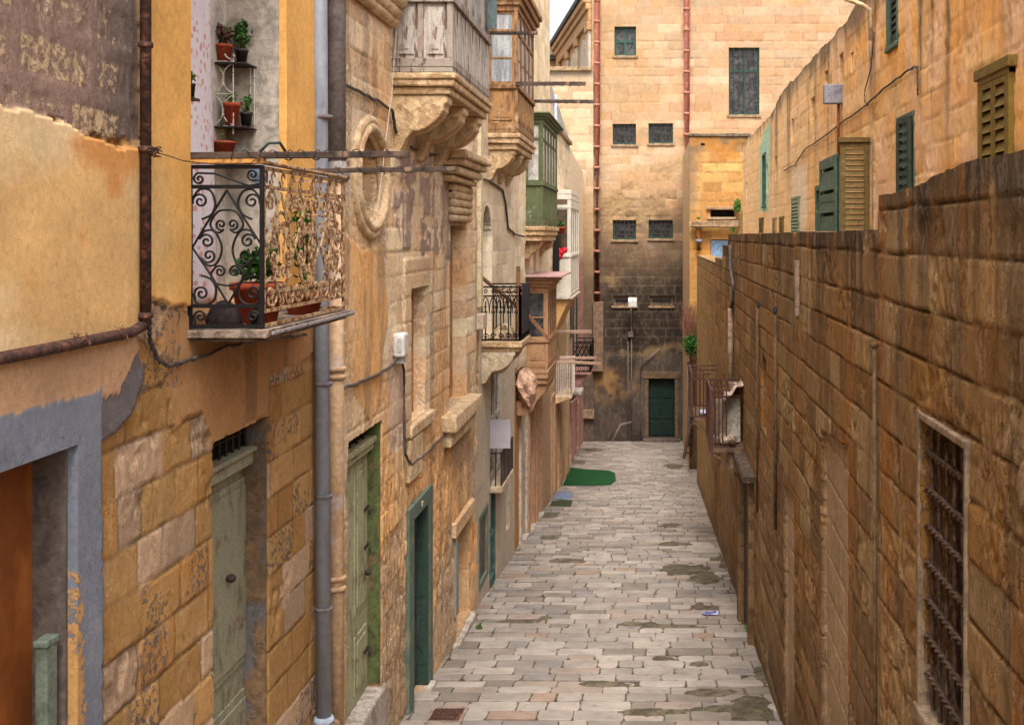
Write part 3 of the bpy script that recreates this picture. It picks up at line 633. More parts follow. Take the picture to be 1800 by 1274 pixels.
def end_window(k, frame, bars, mull, tr=None, fw=.09):
    x0, x1, y0, y1 = EW[k]; a, b, c, e = ex(x0), ex(x1), ez(y1), ez(y0)
    w = MB(); yw = YE+.19; MB().box(a-.08, b+.08, YE-.07, YE+.12, c-.12, c-.004).jitter(.008).build('window_sill', trim, eb, bevel=.015)
    for q in ((a, a+fw, c, e), (b-fw, b, c, e), (a+fw, b-fw, c, c+fw), (a+fw, b-fw, e-fw, e)): w.box(q[0], q[1], yw, yw+.08, q[2], q[3])
    for t in mull: w.box(a+(b-a)*t-.045, a+(b-a)*t+.045, yw+.003, yw+.077, c+fw, e-fw)
    if tr: w.box(a+fw, b-fw, yw+.006, yw+.07, c+(e-c)*tr-.05, c+(e-c)*tr+.05)
    o = w.build('window', frame, eb)
    MB().box(a+.02, b-.02, yw+.05, yw+.06, c+.02, e-.02).build('pane', glassd, o)
    if bars:
        g = MB(); nx, nz = bars
        for i in range(1, nx): x = a+(b-a)*i/nx; g.tube([(x, YE+.03, c), (x, YE+.03, e)], .016, 5)
        for i in range(1, nz): z = c+(e-c)*i/nz; g.tube([(a, YE+.03, z), (b, YE+.03, z)], .016, 5)
        g.build('grille', iron, o)
    return o
end_window('a', green, None, (.5,), .5)
end_window('b', green, (6, 8), (.52,), .66)
for k in 'cd': end_window(k, green, (6, 4), (.5,))
for k in 'ef': end_window(k, green, (6, 4), (.5,))
for k in 'gh': end_window(k, trim, (6, 3), (), None, .1)
# stone surround and door at the foot
x0, x1, y0, y1 = EW['door']; a, b, c, e = ex(x0), ex(x1), ez(y1), ez(y0)
fr = MB().box(a-.17, a, YE-.06, YE+.02, c, e).box(b, b+.17, YE-.06, YE+.02, c, e).box(a-.21, b+.21, YE-.10, YE+.02, e, e+.32)
fr.build('door_frame', M('door_stone', E_(150, 116, 84), E_(120, 92, 66), 6), eb, bevel=.02)
MB().box(a-.25, b+.25, YE-.5, YE+.25, c-.3, c-.01).build('doorstep', M('grey_plaster', E_(140, 120, 106), E_(104, 90, 80), 4), eb, bevel=.02)
dr = MB().box(a, b, YE+.2, YE+.26, c, e)
for i in range(2):
    xa = a+.06+i*(b-a)/2; xb = a-.06+(i+1)*(b-a)/2
    for z0_, z1_ in ((c+.1, c+.75), (c+.85, c+1.7), (c+1.8, e-.1)): dr.box(xa, xb, YE+.175, YE+.205, z0_, z1_)
od = dr.build('door', M('door_green', lin(22, 42, 35), lin(16, 30, 26), 6), eb, bevel=.012)
MB().lathe((a+.5, YE+.17, c+1.1), [(.03, 0), (.045, .03), (.03, .06)], 10).build('knob', iron, od, True)
# rain pipes with collars
rust_pipe = M('red_pipe', lin(128, 66, 52), lin(96, 50, 42), 12, (.45, .65), .6, c3=lin(150, 104, 84), sc3=4)
collar_m = M('pipe_collar', lin(172, 120, 100), lin(120, 70, 56), 10)
def rain_pipe(px, yt, yb, par, Y=YE, r=.125, step=.95, m=rust_pipe, cm=collar_m):
    X = ex(px, Y); zt, zb = ez(yt, Y), ez(yb, Y)
    o = MB().tube([(X, Y-.17, zb), (X+.01, Y-.17, (zt+zb)/2), (X, Y-.17, zt)], r, 12).build('rain_pipe', m, par, True)
    z = zb+.3; 
    while z < zt:
        MB().lathe((X, Y-.17, z), [(r+.005, 0), (r+.035, .02), (r+.035, .09), (r+.005, .11)], 12).box(X-.05, X+.05, Y-.06, Y+.02, z+.02, z+.09).build('collar', cm, o, True); z += step
rain_pipe(1050, -70, 528, eb); rain_pipe(1207, -70, 470, eb)
MB().box(ex(1043), ex(1061), YE-.42, YE-.02, ez(651), ez(530)).build('pipe_casing', M('casing', E_(176, 136, 108), E_(140, 106, 84), 5), eb, bevel=.02)
MB().box(ex(1018), ex(1045), YE-.4, YE+.02, ez(734), ez(718)).jitter(.02).build('stone_bracket', trim, eb, bevel=.03)
# exposed thin pipes near the door
gp = M('galvanised', lin(120, 108, 98), lin(92, 80, 72), 10, rough=.6)
MB().tube([PT(1126, 772, 51.85), PT(1126, 642, 51.85), PT(1160, 612, 51.85)], .035, 6).tube([PT(1110, 772, 51.9), PT(1110, 540, 51.9)], .03, 6).tube([PT(1104, 772, 51.92), PT(1104, 600, 51.92)], .02, 6).build('conduit', gp, eb, True)
MB().box(ex(1104), ex(1113), YE-.22, YE-.02, ez(592), ez(583)).build('junction_box', gp, eb, bevel=.01)
for x in (1130, 1193): pass
sl = thing('wall_lamp', 'white box street lamp on a short arm above the dark green far door', 'lamp', PT(1112, 540, 51.9))
MB().tube([PT(1111, 560, 51.93), PT(1111, 538, 51.7), PT(1112, 532, 51.1)], .03, 8).build('arm', gp, sl, True)
MB().prism([(50.75, ez(537)), (51.5, ez(537)), (51.5, ez(526)), (51.25, ez(521)), (50.9, ez(521)), (50.75, ez(526))], 'x', ex(1105), ex(1120)).build('lamp_head', M('lamp_white', lin(196, 192, 184), lin(160, 156, 148), 5, rough=.4), sl, bevel=.02)
hr = MB().tube([PT(1076, 775, 51.3), PT(1091, 746, 51.5), PT(1111, 742, 51.8)], .045, 8).build('handrail', gp, None, True)
tag(hr, 'bent grey metal handrail rising against the sooty end wall', 'handrail')
# flank of the same building, turned back to the left, with cornice, pilasters and arches
p0 = np.array([ex(1040), YE]); dirv = np.array([-.193, 1.]); dirv /= np.linalg.norm(dirv); nrm = np.array([-dirv[1], dirv[0]])
def fk(t, off, z): p = p0+dirv*t+nrm*off; return (p[0], p[1], z)
def fbox(mb, t0, t1, o0, o1, z0, z1):
    vs = [fk(t, o_, z) for z in (z0, z1) for t, o_ in ((t0, o0), (t1, o0), (t1, o1), (t0, o1))]
    return mb.add(vs, [(0, 3, 2, 1), (4, 5, 6, 7), (0, 1, 5, 4), (1, 2, 6, 5), (2, 3, 7, 6), (3, 0, 4, 7)])
orange = M('flank_stone', E_(240, 184, 118), E_(222, 160, 98), 3, c3=E_(248, 206, 150), sc3=1.0)
pale = M('flank_pale', E_(246, 226, 200), E_(232, 206, 172), 3)
ml = MB(); fbox(ml, 0, 14, -.6, 0, -9, 11.2)
ml.build('side_wall', orange, eb)
ml = MB()
for t, w in ((.1, .9), (4.6, .6), (8.6, .6), (12.8, .6)): fbox(ml, t, t+w, .003, .14, -9, 9.4)
ml.build('pilaster', pale, eb, bevel=.03)
ml = MB()
for t, w in ((-.02, 1.15), (4.5, .8), (8.5, .8), (12.7, .8)): fbox(ml, t, t+w, .004, .22, 9.403, 9.8)
fbox(ml, 0, 14, .002, .16, 9.803, 10.35); fbox(ml, 0, 14, .002, .27, 10.35, 10.65); fbox(ml, 0, 14, .002, .4, 10.65, 10.95)
ml.build('cornice', orange, eb, bevel=.04)
ml = MB(); fbox(ml, -.0, 14.2, -.5, .5, 10.953, 11.2); ml.build('gutter', M('dark_gutter', lin(70, 62, 58), lin(40, 36, 34), 4), eb)
for t in (1.6, 5.7, 9.7):
    am = MB()
    pts = [(t, 4.5), (t+2.2, 4.5), (t+2.2, 8.3)]+[(t+1.1+1.1*math.cos(a_), 8.3+1.1*math.sin(a_)) for a_ in np.linspace(0, math.pi, 12)[1:]]
    n_ = len(pts); vs = [fk(p[0], .05, p[1]) for p in pts]+[fk(p[0], .002, p[1]) for p in pts]
    am.add(vs, [tuple(range(n_)), tuple(range(2*n_-1, n_-1, -1))]+[(i, (i+1) % n_, (i+1) % n_+n_, i+n_) for i in range(n_)])
    am.build('arch', pale, eb)
# lower wing left of the rain pipe, pale with a stained parapet
wg = thing('stone_wing', 'low pale wing with stained parapet, left of the tall red rain pipe', 'building', (-4, 51.6, -9.3))
def style_W(U, V):
    d, col, r1, r2, jd, e, nz = stone(U, V, 95, .40, .6, 1.2, [E_(250, 214, 170), E_(246, 204, 156)], jdp=.012, ero=0, block=.01)
    n = fbm(U*.9, V*.7, 7, 5); g = sst(3.4, -.5, V+2.0*(n-.5)); col = mixc(col, E_(206, 160, 102), g*.7)
    g2 = sst(.3, -3.2, V+2.2*(n-.5)); col = mixc(col, E_(120, 98, 78), g2*.85)
    g3 = sst(-4.9, -5.5, V+.6*(n-.5)); col = mixc(col, E_(130, 108, 92), g3*.9)
    pk = sst(7.0, 7.4, V+.4*(n-.5)); col = mixc(col, E_(196, 176, 156), pk*.7)
    return d, col, np.zeros(col.shape)+E_(250, 226, 190), .2*sst(.5, .7, n)
relief('wall', wg, (0, 51.8, 0), (1, 0, 0), (0, -1, 0), grid_coords([(-7, ex(1043, 51.8), .06)]), grid_coords([(-9.6, 7.5, .06)]), style_W, RMe, (), thick=.5)
MB().box(-7.1, ex(1040, 51.8), 51.62, 52.3, 7.5, 7.68).build('coping', trim, wg, bevel=.03)
# a house far behind, its top under the sky
fh = thing('far_house', 'orange house front under the white patch of sky', 'house', (-8, 66, -9))
MB().box(-16, -4.9, 66, 74, -9, 10.2).build('wall', orange, fh)
MB().box(-16.2, -4.9, 65.6, 74.2, 10.2, 10.45).build('cornice', M('dark_gutter', lin(70, 62, 58)), fh)
MB().box(-16, -5.2, 65.9, 74, 10.45, 11.0).build('parapet', pale, fh)
MB().box(-16.1, -4.9, 65.8, 66.003, 8.4, 8.7).build('string_course', trim, fh, bevel=.03)
# ================================================================ annexe on the right of the end building
YA = 42.0
KA = .62
def A_(r, g, b): return lin(r, g, b, KA)
def style_An(U, V):
    d, col, r1, r2, jd, e, nz = stone(U, V, 97, .36, .5, 1.0, [A_(222, 168, 98), A_(232, 182, 110), A_(206, 152, 90)], jdp=.012, ero=.02, block=.012)
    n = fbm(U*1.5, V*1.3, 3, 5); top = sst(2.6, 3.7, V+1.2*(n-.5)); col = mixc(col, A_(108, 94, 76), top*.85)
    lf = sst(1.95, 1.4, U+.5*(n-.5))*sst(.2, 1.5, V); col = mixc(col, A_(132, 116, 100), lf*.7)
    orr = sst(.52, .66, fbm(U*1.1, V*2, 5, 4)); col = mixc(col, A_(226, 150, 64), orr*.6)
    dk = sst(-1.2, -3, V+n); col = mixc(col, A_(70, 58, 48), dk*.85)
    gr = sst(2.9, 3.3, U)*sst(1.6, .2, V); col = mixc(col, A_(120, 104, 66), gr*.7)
    return d, col, np.zeros(col.shape)+A_(238, 200, 140), .22*sst(.5, .68, n)
an = thing('annexe', 'small ochre block with soot-blackened top and slot opening, beside the right rain pipe', 'building', (2.3, YA, float(gz(YA))))
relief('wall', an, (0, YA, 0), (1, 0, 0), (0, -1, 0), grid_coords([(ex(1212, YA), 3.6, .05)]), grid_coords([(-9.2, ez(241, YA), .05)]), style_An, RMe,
       [('r', ex(1248, YA), ex(1291, YA), ez(382, YA), ez(369, YA), .35), ('r', ex(1232, YA), ex(1239, YA), ez(256, YA), ez(252, YA), .3), ('r', ex(1249, YA), ex(1282, YA), ez(470, YA), ez(421, YA), .1)], thick=.4)
MB().box(ex(1212, YA)+.003, 3.58, YA+.42, 51.4, -9.2, 3.55).build('rear_wall', M('house_back', S(205, 165, 120)), an)
MB().box(ex(1212, YA)-.04, 3.62, YA-.07, YA+.5, 3.66, 3.78).jitter(.015).build('coping', M('soot_stone', A_(150, 132, 110), A_(96, 82, 68), 5), an, bevel=.03)
MB().box(ex(1242, YA), ex(1295, YA), YA-.12, YA+.05, ez(369, YA), ez(364, YA)).box(ex(1243, YA), ex(1294, YA), YA-.16, YA+.05, ez(386, YA), ez(382, YA)).jitter(.01).build('slot_ledge', trim, an, bevel=.02)
MB().box(ex(1248, YA), ex(1291, YA), YA+.25, YA+.3, ez(382, YA), ez(369, YA)).build('slot', black, an)
bl = M('faded_blue', lin(120, 150, 180), lin(96, 122, 150), 8, c3=lin(150, 170, 190))
dd = MB().box(ex(1250, YA), ex(1281, YA), YA+.06, YA+.1, ez(470, YA), ez(422, YA))
for q in range(2): dd.box(ex(1253+q*14, YA), ex(1264+q*14, YA), YA+.045, YA+.064, ez(466, YA), ez(428, YA))
dd.build('door', bl, an, bevel=.01)
rain_pipe(1228, 384, 440, an, YA, .10, .5, M('ochre_pipe', lin(176, 112, 50), lin(140, 84, 40), 8), M('grey_socket', lin(130, 128, 140)))
MB().box(ex(1214, YA), ex(1300, YA), YA-.5, YA-.16, ez(400, YA), ez(389, YA)).jitter(.03).build('ledge', trim, an, bevel=.03)
# ================================================================ house on the upper right, seen over the wall
KU = 1.08
def U_(r, g, b): return desat(lin(r, g, b, KU), .06)*np.array([1, 1.03, .97])
XU = 3.0
def style_U(U, V):
    d, col, r1, r2, jd, e, nz = stone(U, V, 101, .29, .5, .9, [U_(238, 178, 114), U_(232, 170, 108), U_(242, 188, 128)], jdp=.006, ero=.012, block=.006, rough=.012)
    n = fbm(U*.9, V*.9, 7, 5); n2 = fbm(U*2.1, V*1.6, 9, 5)
    og = sst(.5, .64, n); col = mixc(col, U_(244, 170, 84), og*.75)
    pk = sst(.52, .66, n2); col = mixc(col, U_(236, 186, 150), pk*.7)
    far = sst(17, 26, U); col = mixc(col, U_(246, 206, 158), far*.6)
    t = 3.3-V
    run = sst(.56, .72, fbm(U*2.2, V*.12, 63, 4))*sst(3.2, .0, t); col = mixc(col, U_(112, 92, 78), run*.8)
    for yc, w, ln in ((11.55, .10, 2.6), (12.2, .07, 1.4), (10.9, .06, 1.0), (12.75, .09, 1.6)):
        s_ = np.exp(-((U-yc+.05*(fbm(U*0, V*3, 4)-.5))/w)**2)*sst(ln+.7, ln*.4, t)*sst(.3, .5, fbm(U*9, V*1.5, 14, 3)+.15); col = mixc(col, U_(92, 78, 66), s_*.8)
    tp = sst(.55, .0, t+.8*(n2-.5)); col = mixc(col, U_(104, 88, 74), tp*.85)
    tq = inpoly(*warp(U, V, .10, 2, 44), [(29.0, 3.0), (31.6, 2.5), (31.6, .7), (29.4, .6)]); col = mixc(col, U_(150, 206, 190), tq*.85)
    wt = inpoly(*warp(U, V, .12, 1.6, 45), [(22, 1.4), (24.3, 1.4), (24.3, 0), (22, 0)]); col = mixc(col, U_(240, 214, 190), wt*.7)
    return d, col, np.zeros(col.shape)+U_(246, 208, 164), .24*sst(.48, .66, fbm(U*.8, V*.8, 33, 4))
def uy(px): return F*XU/(px-CX)
def uz(px, py): return (CY-py)/F*uy(px)
uh = thing('terrace_house', 'long ochre house with olive shutters standing behind the right wall', 'house', (XU, 22, -1.0))
slits = [(1475, 1483, 94, 152), (1496, 1500, 92, 134), (1425, 1432, 172, 220), (1391, 1396, 208, 250), (1362, 1366, 275, 320), (1347, 1350, 290, 340), (1450, 1455, 124, 150), (1311, 1313, 320, 350)]
holesU = [('r', uy(b_), uy(a_), uz((a_+b_)/2, d_), uz((a_+b_)/2, c_), .3) for a_, b_, c_, d_ in slits]
UW = {'olive': (9.42, 10.32, .1, 1.42), 'green': (13.0, 13.95, -.05, 1.44), 'top': (13.85, 14.5, 2.32, 3.5), 'hang': (18.0, 19.75, -.2, 1.32), 'jamb': (19.8, 20.6, -.3, .9), 'louver': (23.0, 24.3, -.3, .82), 'dl': (25.8, 26.6, -.3, .45), 'dm': (27.4, 28.1, -.3, .45), 'tq': (29.9, 30.7, .75, 2.2), 'far': (30.6, 31.6, -.3, .5)}
holesU += [('r', a_, b_, c_, d_, .22) for a_, b_, c_, d_ in UW.values()]
def top_U(U): return 3.32+.10*(fbm(U*1.7, U*0, 4, 4)-.5)+.5*sst(17.5, 14.5, U)-.28*sst(26.5, 29, U)
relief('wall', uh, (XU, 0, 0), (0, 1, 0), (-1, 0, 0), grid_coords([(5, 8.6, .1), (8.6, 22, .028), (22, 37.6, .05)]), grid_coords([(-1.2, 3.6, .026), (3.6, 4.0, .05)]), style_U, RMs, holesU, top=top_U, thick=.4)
MB().box(XU+.45, 10, 5.01, 37.59, -1.2, 3.0).build('rear_wall', M('house_back', S(205, 165, 120)), uh)
tr = MB().box(2.0, 12, -8, 42, -1.35, -1.0).build('terrace', M('terrace_lime', lin(170, 150, 125), lin(140, 120, 98), 4)); tag(tr, kind='structure')
tf = MB().box(2.0, 12, -8, 42, -9.6, -1.35); tf.build('terrace_base', M('house_back', S(205, 165, 120)), wR)
MB().box(1.9, 12, -8.4, -8, -9.6, .2).build('return_wall', M('house_back', S(205, 165, 120)), wR)
olive = M('olive_shutter', lin(122, 98, 38), lin(92, 74, 34), 12, (.5, .68), .7, c3=lin(140, 112, 62), sc3=4)
olive_d = M('brown_shutter', lin(104, 84, 44), lin(76, 60, 36), 12, (.48, .66), .75, c3=lin(128, 106, 66), sc3=5)
sea = M('sea_green', lin(76, 96, 80), lin(56, 74, 62), 10, (.5, .68), .6, c3=lin(104, 140, 110), sc3=6)
dkgreen = M('dark_green_shutter', lin(54, 64, 52), lin(40, 48, 40), 10, (.5, .68), .65)
def louvre_leaf(name, p, du, w, z0, z1, mat, par, n=13, nrm_=(-1, 0, 0), fw=.06, th=.035, mid=None, lean=0):
    """a louvred leaf: p is the hinge foot, du the direction of its width"""
    du = Vector(du).normalized(); nv = Vector(nrm_).normalized(); mb = MB(); p = Vector(p)
    def bb(a0, a1, c0, c1, o0, o1, tilt=0):
        vs = []
        for zz in (c0, c1):
            for aa, oo in ((a0, o0), (a1, o0), (a1, o1), (a0, o1)):
                sh = lean*(zz-z0); vs.append(p+du*(aa+sh)+nv*(oo+(tilt if zz == c0 else 0))+Vector((0, 0, zz-p.z)))
        mb.add(vs, [(0, 3, 2, 1), (4, 5, 6, 7), (0, 1, 5, 4), (1, 2, 6, 5), (2, 3, 7, 6), (3, 0, 4, 7)])
    bb(0, fw, z0, z1, 0, th); bb(w-fw, w, z0, z1, 0, th); bb(fw, w-fw, z0, z0+fw*1.3, 0, th); bb(fw, w-fw, z1-fw*1.2, z1, 0, th)
    if mid: bb(fw, w-fw, z0+(z1-z0)*mid, z0+(z1-z0)*mid+fw, 0, th)
    hz = (z1-z0-2.5*fw)/n
    for i in range(n):
        zz = z0+1.3*fw+i*hz
        if mid and abs(zz-(z0+(z1-z0)*mid)) < fw: continue
        bb(fw+.002, w-fw-.002, zz, zz+hz*.85, .004, .012, .028)
    return mb.build(name, mat, par)
def dark_back(k, par=uh, dep=.2):
    a_, b_, c_, d_ = UW[k]; MB().box(XU+dep-.03, XU+dep, a_, b_, c_, d_).build('window_back', black, par)
for k in UW: dark_back(k)
for h_ in holesU[:len(slits)]: MB().box(XU+.26, XU+.3, h_[1], h_[2], h_[3], h_[4]).build('vent_slit', black, uh)
def u_frame(k, mat, w=.07, out=.03, sill=True):
    a_, b_, c_, d_ = UW[k]; mb = MB()
    mb.box(XU-out, XU+.1, a_, a_+w, c_, d_).box(XU-out, XU+.1, b_-w, b_, c_, d_).box(XU-out-.002, XU+.1, a_, b_, d_-w, d_+.003)
    if sill: mb.box(XU-out-.02, XU+.1, a_, b_, c_-.003, c_+w)
    return mb.build('window_frame', mat, uh, bevel=.008)
u_frame('olive', olive, .07, .05); MB().box(XU-.07, XU+.05, 9.37, 10.38, 1.40, 1.50).build('lintel', olive, uh, bevel=.01)
for q in range(2):
    louvre_leaf('shutter', (XU-.01, 9.49+q*.385, .15), (0, 1, 0), .375, .15, 1.37, olive, uh, 11)
u_frame('green', sea, .06, .01); louvre_leaf('shutter', (XU+.05, 13.48, .0), (-.03, .3, 0), .40, .02, 1.38, dkgreen, uh, 12, (-1, 0, 0), mid=.5)
louvre_leaf('shutter', (XU-.02, 13.06, .0), (-.04, .3, 0), .38, .02, 1.38, dkgreen, uh, 12, (-1, 0, 0), mid=.5)
u_frame('top', sea, .06, .02); louvre_leaf('shutter', (XU+.06, 13.92, 2.4), (0, 1, 0), .5, 2.4, 3.45, dkgreen, uh, 10)
u_frame('hang', sea, .08, .04); louvre_leaf('shutter', (XU-.05, 18.1, -.1), (-.02, 1, 0), 1.55, -.15, 1.28, sea, uh, 3, (-1, 0, 0), fw=.13, mid=.5)
louvre_leaf('shutter', (XU-.0, 15.72, -.1), (-1, .04, 0), .40, -.15, 1.30, olive_d, uh, 17, (0, -1, 0), fw=.07, lean=-.0)
MB().box(2.57, 3.02, 15.66, 15.80, 1.29, 1.36).build('shutter_cap', olive_d, uh, bevel=.008)
MB().box(XU-.02, XU+.05, 15.3, 15.42, -.4, 1.3).build('shutter_post', M('bleached', lin(190, 165, 135), lin(150, 125, 100), 8), uh)
u_frame('jamb', sea, .09, .05); u_frame('tq', sea, .06, .03)
for k, m_ in (('louver', M('pale_green_louvre', lin(150, 158, 128), lin(120, 130, 108), 9)), ('dl', olive), ('dm', M('tan_louvre', lin(170, 132, 90), lin(140, 106, 72), 9)), ('far', olive_d)):
    a_, b_, c_, d_ = UW[k]; u_frame(k, m_, .06, .03); louvre_leaf('shutter', (XU+.0, a_+.07, c_+.05), (0, 1, 0), b_-a_-.14, c_+.05, d_-.07, m_, uh, 12)
# grey meter cabinet with its pipe, wall lamp arm, black cable along the ochre front
Yb = 17.9
mbx = MB().box((1449-CX)/F*Yb, XU+.01, Yb, Yb+.16, (CY-182)/F*Yb, (CY-148)/F*Yb).build('meter_cabinet', M('cabinet_grey', lin(134, 130, 138), lin(112, 108, 114), 8, rough=.5), uh, bevel=.012)
MB().tube([(XU-.05, Yb+.1, (CY-182)/F*Yb), (XU-.05, Yb+.1, (CY-268)/F*Yb)], .022, 7).build('conduit', M('rust_thin', lin(132, 74, 46), lin(100, 58, 40), 14), uh, True)
lm = thing('street_lamp', 'pale curved lamp arm on the ochre house just under the roofline', 'lamp', (XU-.02, 15.5, 2.7))
MB().tube([(XU-.04, 15.4, 2.65), (XU-.05, 15.4, 3.06), (XU-.16, 15.4, 3.13), (XU-.36, 15.4, 3.2), (XU-.6, 15.4, 3.32)], .03, 8).tube([(XU-.04, 15.4, 2.35), (XU-.04, 15.4, 3.05)], .02, 6).build('arm', M('lamp_cream', lin(214, 190, 150), lin(180, 150, 110), 9), lm, True)
MB().lathe((XU-.75, 15.4, 3.24), [(.14, 0), (.15, .04), (.10, .12), (.04, .16)], 12).build('lamp_shade', M('lamp_white', lin(225, 222, 215)), lm, True)
def cable(pts, r, label, mat=None, sag=0.0, res=5, seed=1):
    P = [Vector(p) for p in pts]; out = []; rr = random.Random(seed)
    for i in range(len(P)-1):
        for k in range(res):
            t = k/res; q = P[i].lerp(P[i+1], t); q.z -= sag*4*t*(1-t); q += Vector((0, rr.uniform(-.012, .012), rr.uniform(-.012, .012))); out.append(q)
    out.append(P[-1]); o = MB().tube(out, r, 6).build('cable', mat or cabm, None, True); return tag(o, label, 'cable')
cabm = M('cable_black', lin(62, 56, 54), lin(84, 74, 68), 20, rough=.5)
def UP(px, py, off=.03): y = F*(XU-off)/(px-CX); return (XU-off, y, (CY-py)/F*y)
cable([UP(1613, 166), UP(1613, 117), UP(1600, 122), UP(1560, 150), UP(1524, 184), UP(1480, 215), UP(1440, 246), UP(1415, 262), UP(1398, 290), UP(1378, 300)], .014, 'dark cable sloping across the ochre house over the right wall', seed=4)
cable([UP(1537, 58), UP(1531, 120), UP(1520, 160), UP(1520, 180), UP(1526, 186)], .009, 'thin wire dropping from the curved lamp arm on the ochre house', seed=5)
cable([UP(1442, 160), UP(1450, 185), UP(1455, 235), UP(1455, 262)], .008, 'thin wire hanging beside the grey meter cabinet', M('wire_tan', lin(170, 130, 90)), seed=6)
# ================================================================ shared pieces for the left row
def spiral(cx, cy, r, a0, turns=1.6, ccw=True, n=26, r0=.16):
    out = []
    for i in range(n+1):
        t = i/n; a_ = a0+(1 if ccw else -1)*turns*2*math.pi*(1-t); q = r*(r0+(1-r0)*t)
        out.append((cx+q*math.cos(a_), cy+q*math.sin(a_)))
    return out      # from the heart of the scroll out to angle a0
def smooth(pts, k=5):
    out = []
    P = [pts[0]]+list(pts)+[pts[-1]]
    for i in range(1, len(P)-2):
        for j in range(k):
            t = j/k; a_, b, c, e = P[i-1], P[i], P[i+1], P[i+2]
            out.append(tuple(.5*((2*b[q])+(-a_[q]+c[q])*t+(2*a_[q]-5*b[q]+4*c[q]-e[q])*t*t+(-a_[q]+3*b[q]-3*c[q]+e[q])*t**3) for q in (0, 1)))
    out.append(pts[-1]); return out
def joined(s1, mid, s2):
    tail = s2[::-1]
    return s1+smooth([s1[-1]]+list(mid)+[tail[0]], 5)[1:-1]+tail
def panel_curves():
    """the scroll panel of the first balcony in the unit of the photographed panel (410 x 920)"""
    q = lambda x, y: ((x-45)/410, (1095-y)/920)
    R = lambda r: r/410
    def sp(x, y, r, a0, turns=1.5, ccw=True): return [(cx/410-45/410+0, (1095-cy)/920) for cx, cy in [(px, 2*y-py) for px, py in spiral(x, y, r, a0, turns, ccw)]]
    C = []
    C.append(sp(97, 252, 34, math.radians(100), 1.4, True)+[q(190, 222), q(300, 262), q(380, 290), q(440, 280)])
    C.append(sp(402, 228, 34, math.radians(-60), 1.5, False)+[q(445, 262), q(452, 210)])
    C.append([q(255, 315), q(160, 470), q(58, 640), q(160, 790), q(262, 960)])
    C.append([q(255, 315), q(350, 470), q(455, 630), q(360, 790), q(262, 960)])
    C.append(sp(103, 378, 46, math.radians(200), 1.5, False)+smooth([q(60, 360), q(100, 312), q(160, 318), q(188, 385), q(170, 450), q(112, 480)]))
    C.append(sp(398, 378, 46, math.radians(-20), 1.5, True)+smooth([q(444, 360), q(400, 312), q(345, 325), q(318, 390), q(345, 450), q(398, 480)]))
    C.append(joined(sp(222, 510, 33, math.radians(-60), 1.4, False), [q(200, 556), q(160, 510), q(200, 440), q(255, 428), q(310, 440), q(348, 510), q(310, 556)], sp(288, 508, 33, math.radians(-120), 1.4, True)))
    C.append(joined(sp(140, 605, 42, math.radians(150), 1.4, False), [q(98, 590), q(125, 548), q(185, 550), q(226, 640), q(200, 725), q(150, 742), q(104, 700)], sp(152, 686, 42, math.radians(210), 1.4, True)))
    C.append(joined(sp(375, 603, 42, math.radians(30), 1.4, True), [q(415, 590), q(390, 545), q(330, 548), q(288, 640), q(310, 725), q(360, 742), q(408, 700)], sp(365, 684, 42, math.radians(-30), 1.4, False)))
    C.append(sp(215, 775, 33, math.radians(120), 1.4, False)+smooth([q(195, 745), q(165, 790), q(190, 840), q(262, 856)]))
    C.append(sp(300, 775, 33, math.radians(60), 1.4, True)+smooth([q(320, 745), q(350, 790), q(330, 840), q(262, 856)]))
    C.append(sp(110, 900, 44, math.radians(220), 1.5, False)+smooth([q(66, 900), q(80, 950), q(140, 962), q(185, 930), q(192, 870), q(165, 820), q(108, 797)]))
    C.append(sp(405, 900, 44, math.radians(-40), 1.5, True)+smooth([q(448, 900), q(435, 950), q(375, 962), q(330, 930), q(322, 870), q(350, 820), q(408, 797)]))
    C.append(sp(103, 1030, 34, math.radians(180), 1.4, False)+smooth([q(66, 1020), q(80, 1075), q(130, 1082), q(160, 1070)]))
    C.append(sp(405, 1030, 34, math.radians(0), 1.4, True)+smooth([q(442, 1020), q(430, 1075), q(380, 1082), q(350, 1070)]))
    return C
def leaves(mb, c, rad, n, size, seed, up=.3, squash=1.0):
    r = random.Random(seed); c = Vector(c)
    for _ in range(n):
        while True:
            p = Vector((r.uniform(-1, 1), r.uniform(-1, 1), r.uniform(-1, 1)))
            if p.length < 1: break
        p = p*(.55+.45*r.random()); q = c+Vector((p.x*rad[0], p.y*rad[1], p.z*rad[2]))
        d = Vector((r.gauss(0, 1), r.gauss(0, 1), r.gauss(up, .8))).normalized(); sd = d.cross(Vector((r.gauss(0, 1), r.gauss(0, 1), r.gauss(0, 1)))).normalized(); nn = d.cross(sd)
        s = size*r.uniform(.6, 1.3)
        mb.add([q-d*s*.5, q+sd*s*.33+nn*s*.08, q+d*s*.55-nn*s*.05, q-sd*s*.33+nn*s*.08, q+nn*s*-.02], [(0, 1, 4), (1, 2, 4), (2, 3, 4), (3, 0, 4)])
    return mb
leaf_d = M('leaf_dark', lin(58, 104, 34), lin(36, 72, 24), 30, (.4, .6), .55, .1, c3=lin(92, 132, 48), sc3=14)
leaf_l = M('leaf_light', lin(92, 132, 50), lin(64, 100, 36), 30, (.4, .6), .55, .1)
leaf_p = M('leaf_purple', lin(120, 74, 72), lin(86, 92, 48), 25, (.45, .6), .55, .1)
stem_m = M('stem', lin(104, 92, 52), lin(80, 66, 40), 20)
terra = M('terracotta', lin(172, 76, 46), lin(140, 58, 38), 14, (.5, .7), .75, .1, c3=lin(186, 110, 82), sc3=9)
blackpot = M('black_pot', lin(44, 42, 42), lin(60, 56, 54), 12, rough=.5)
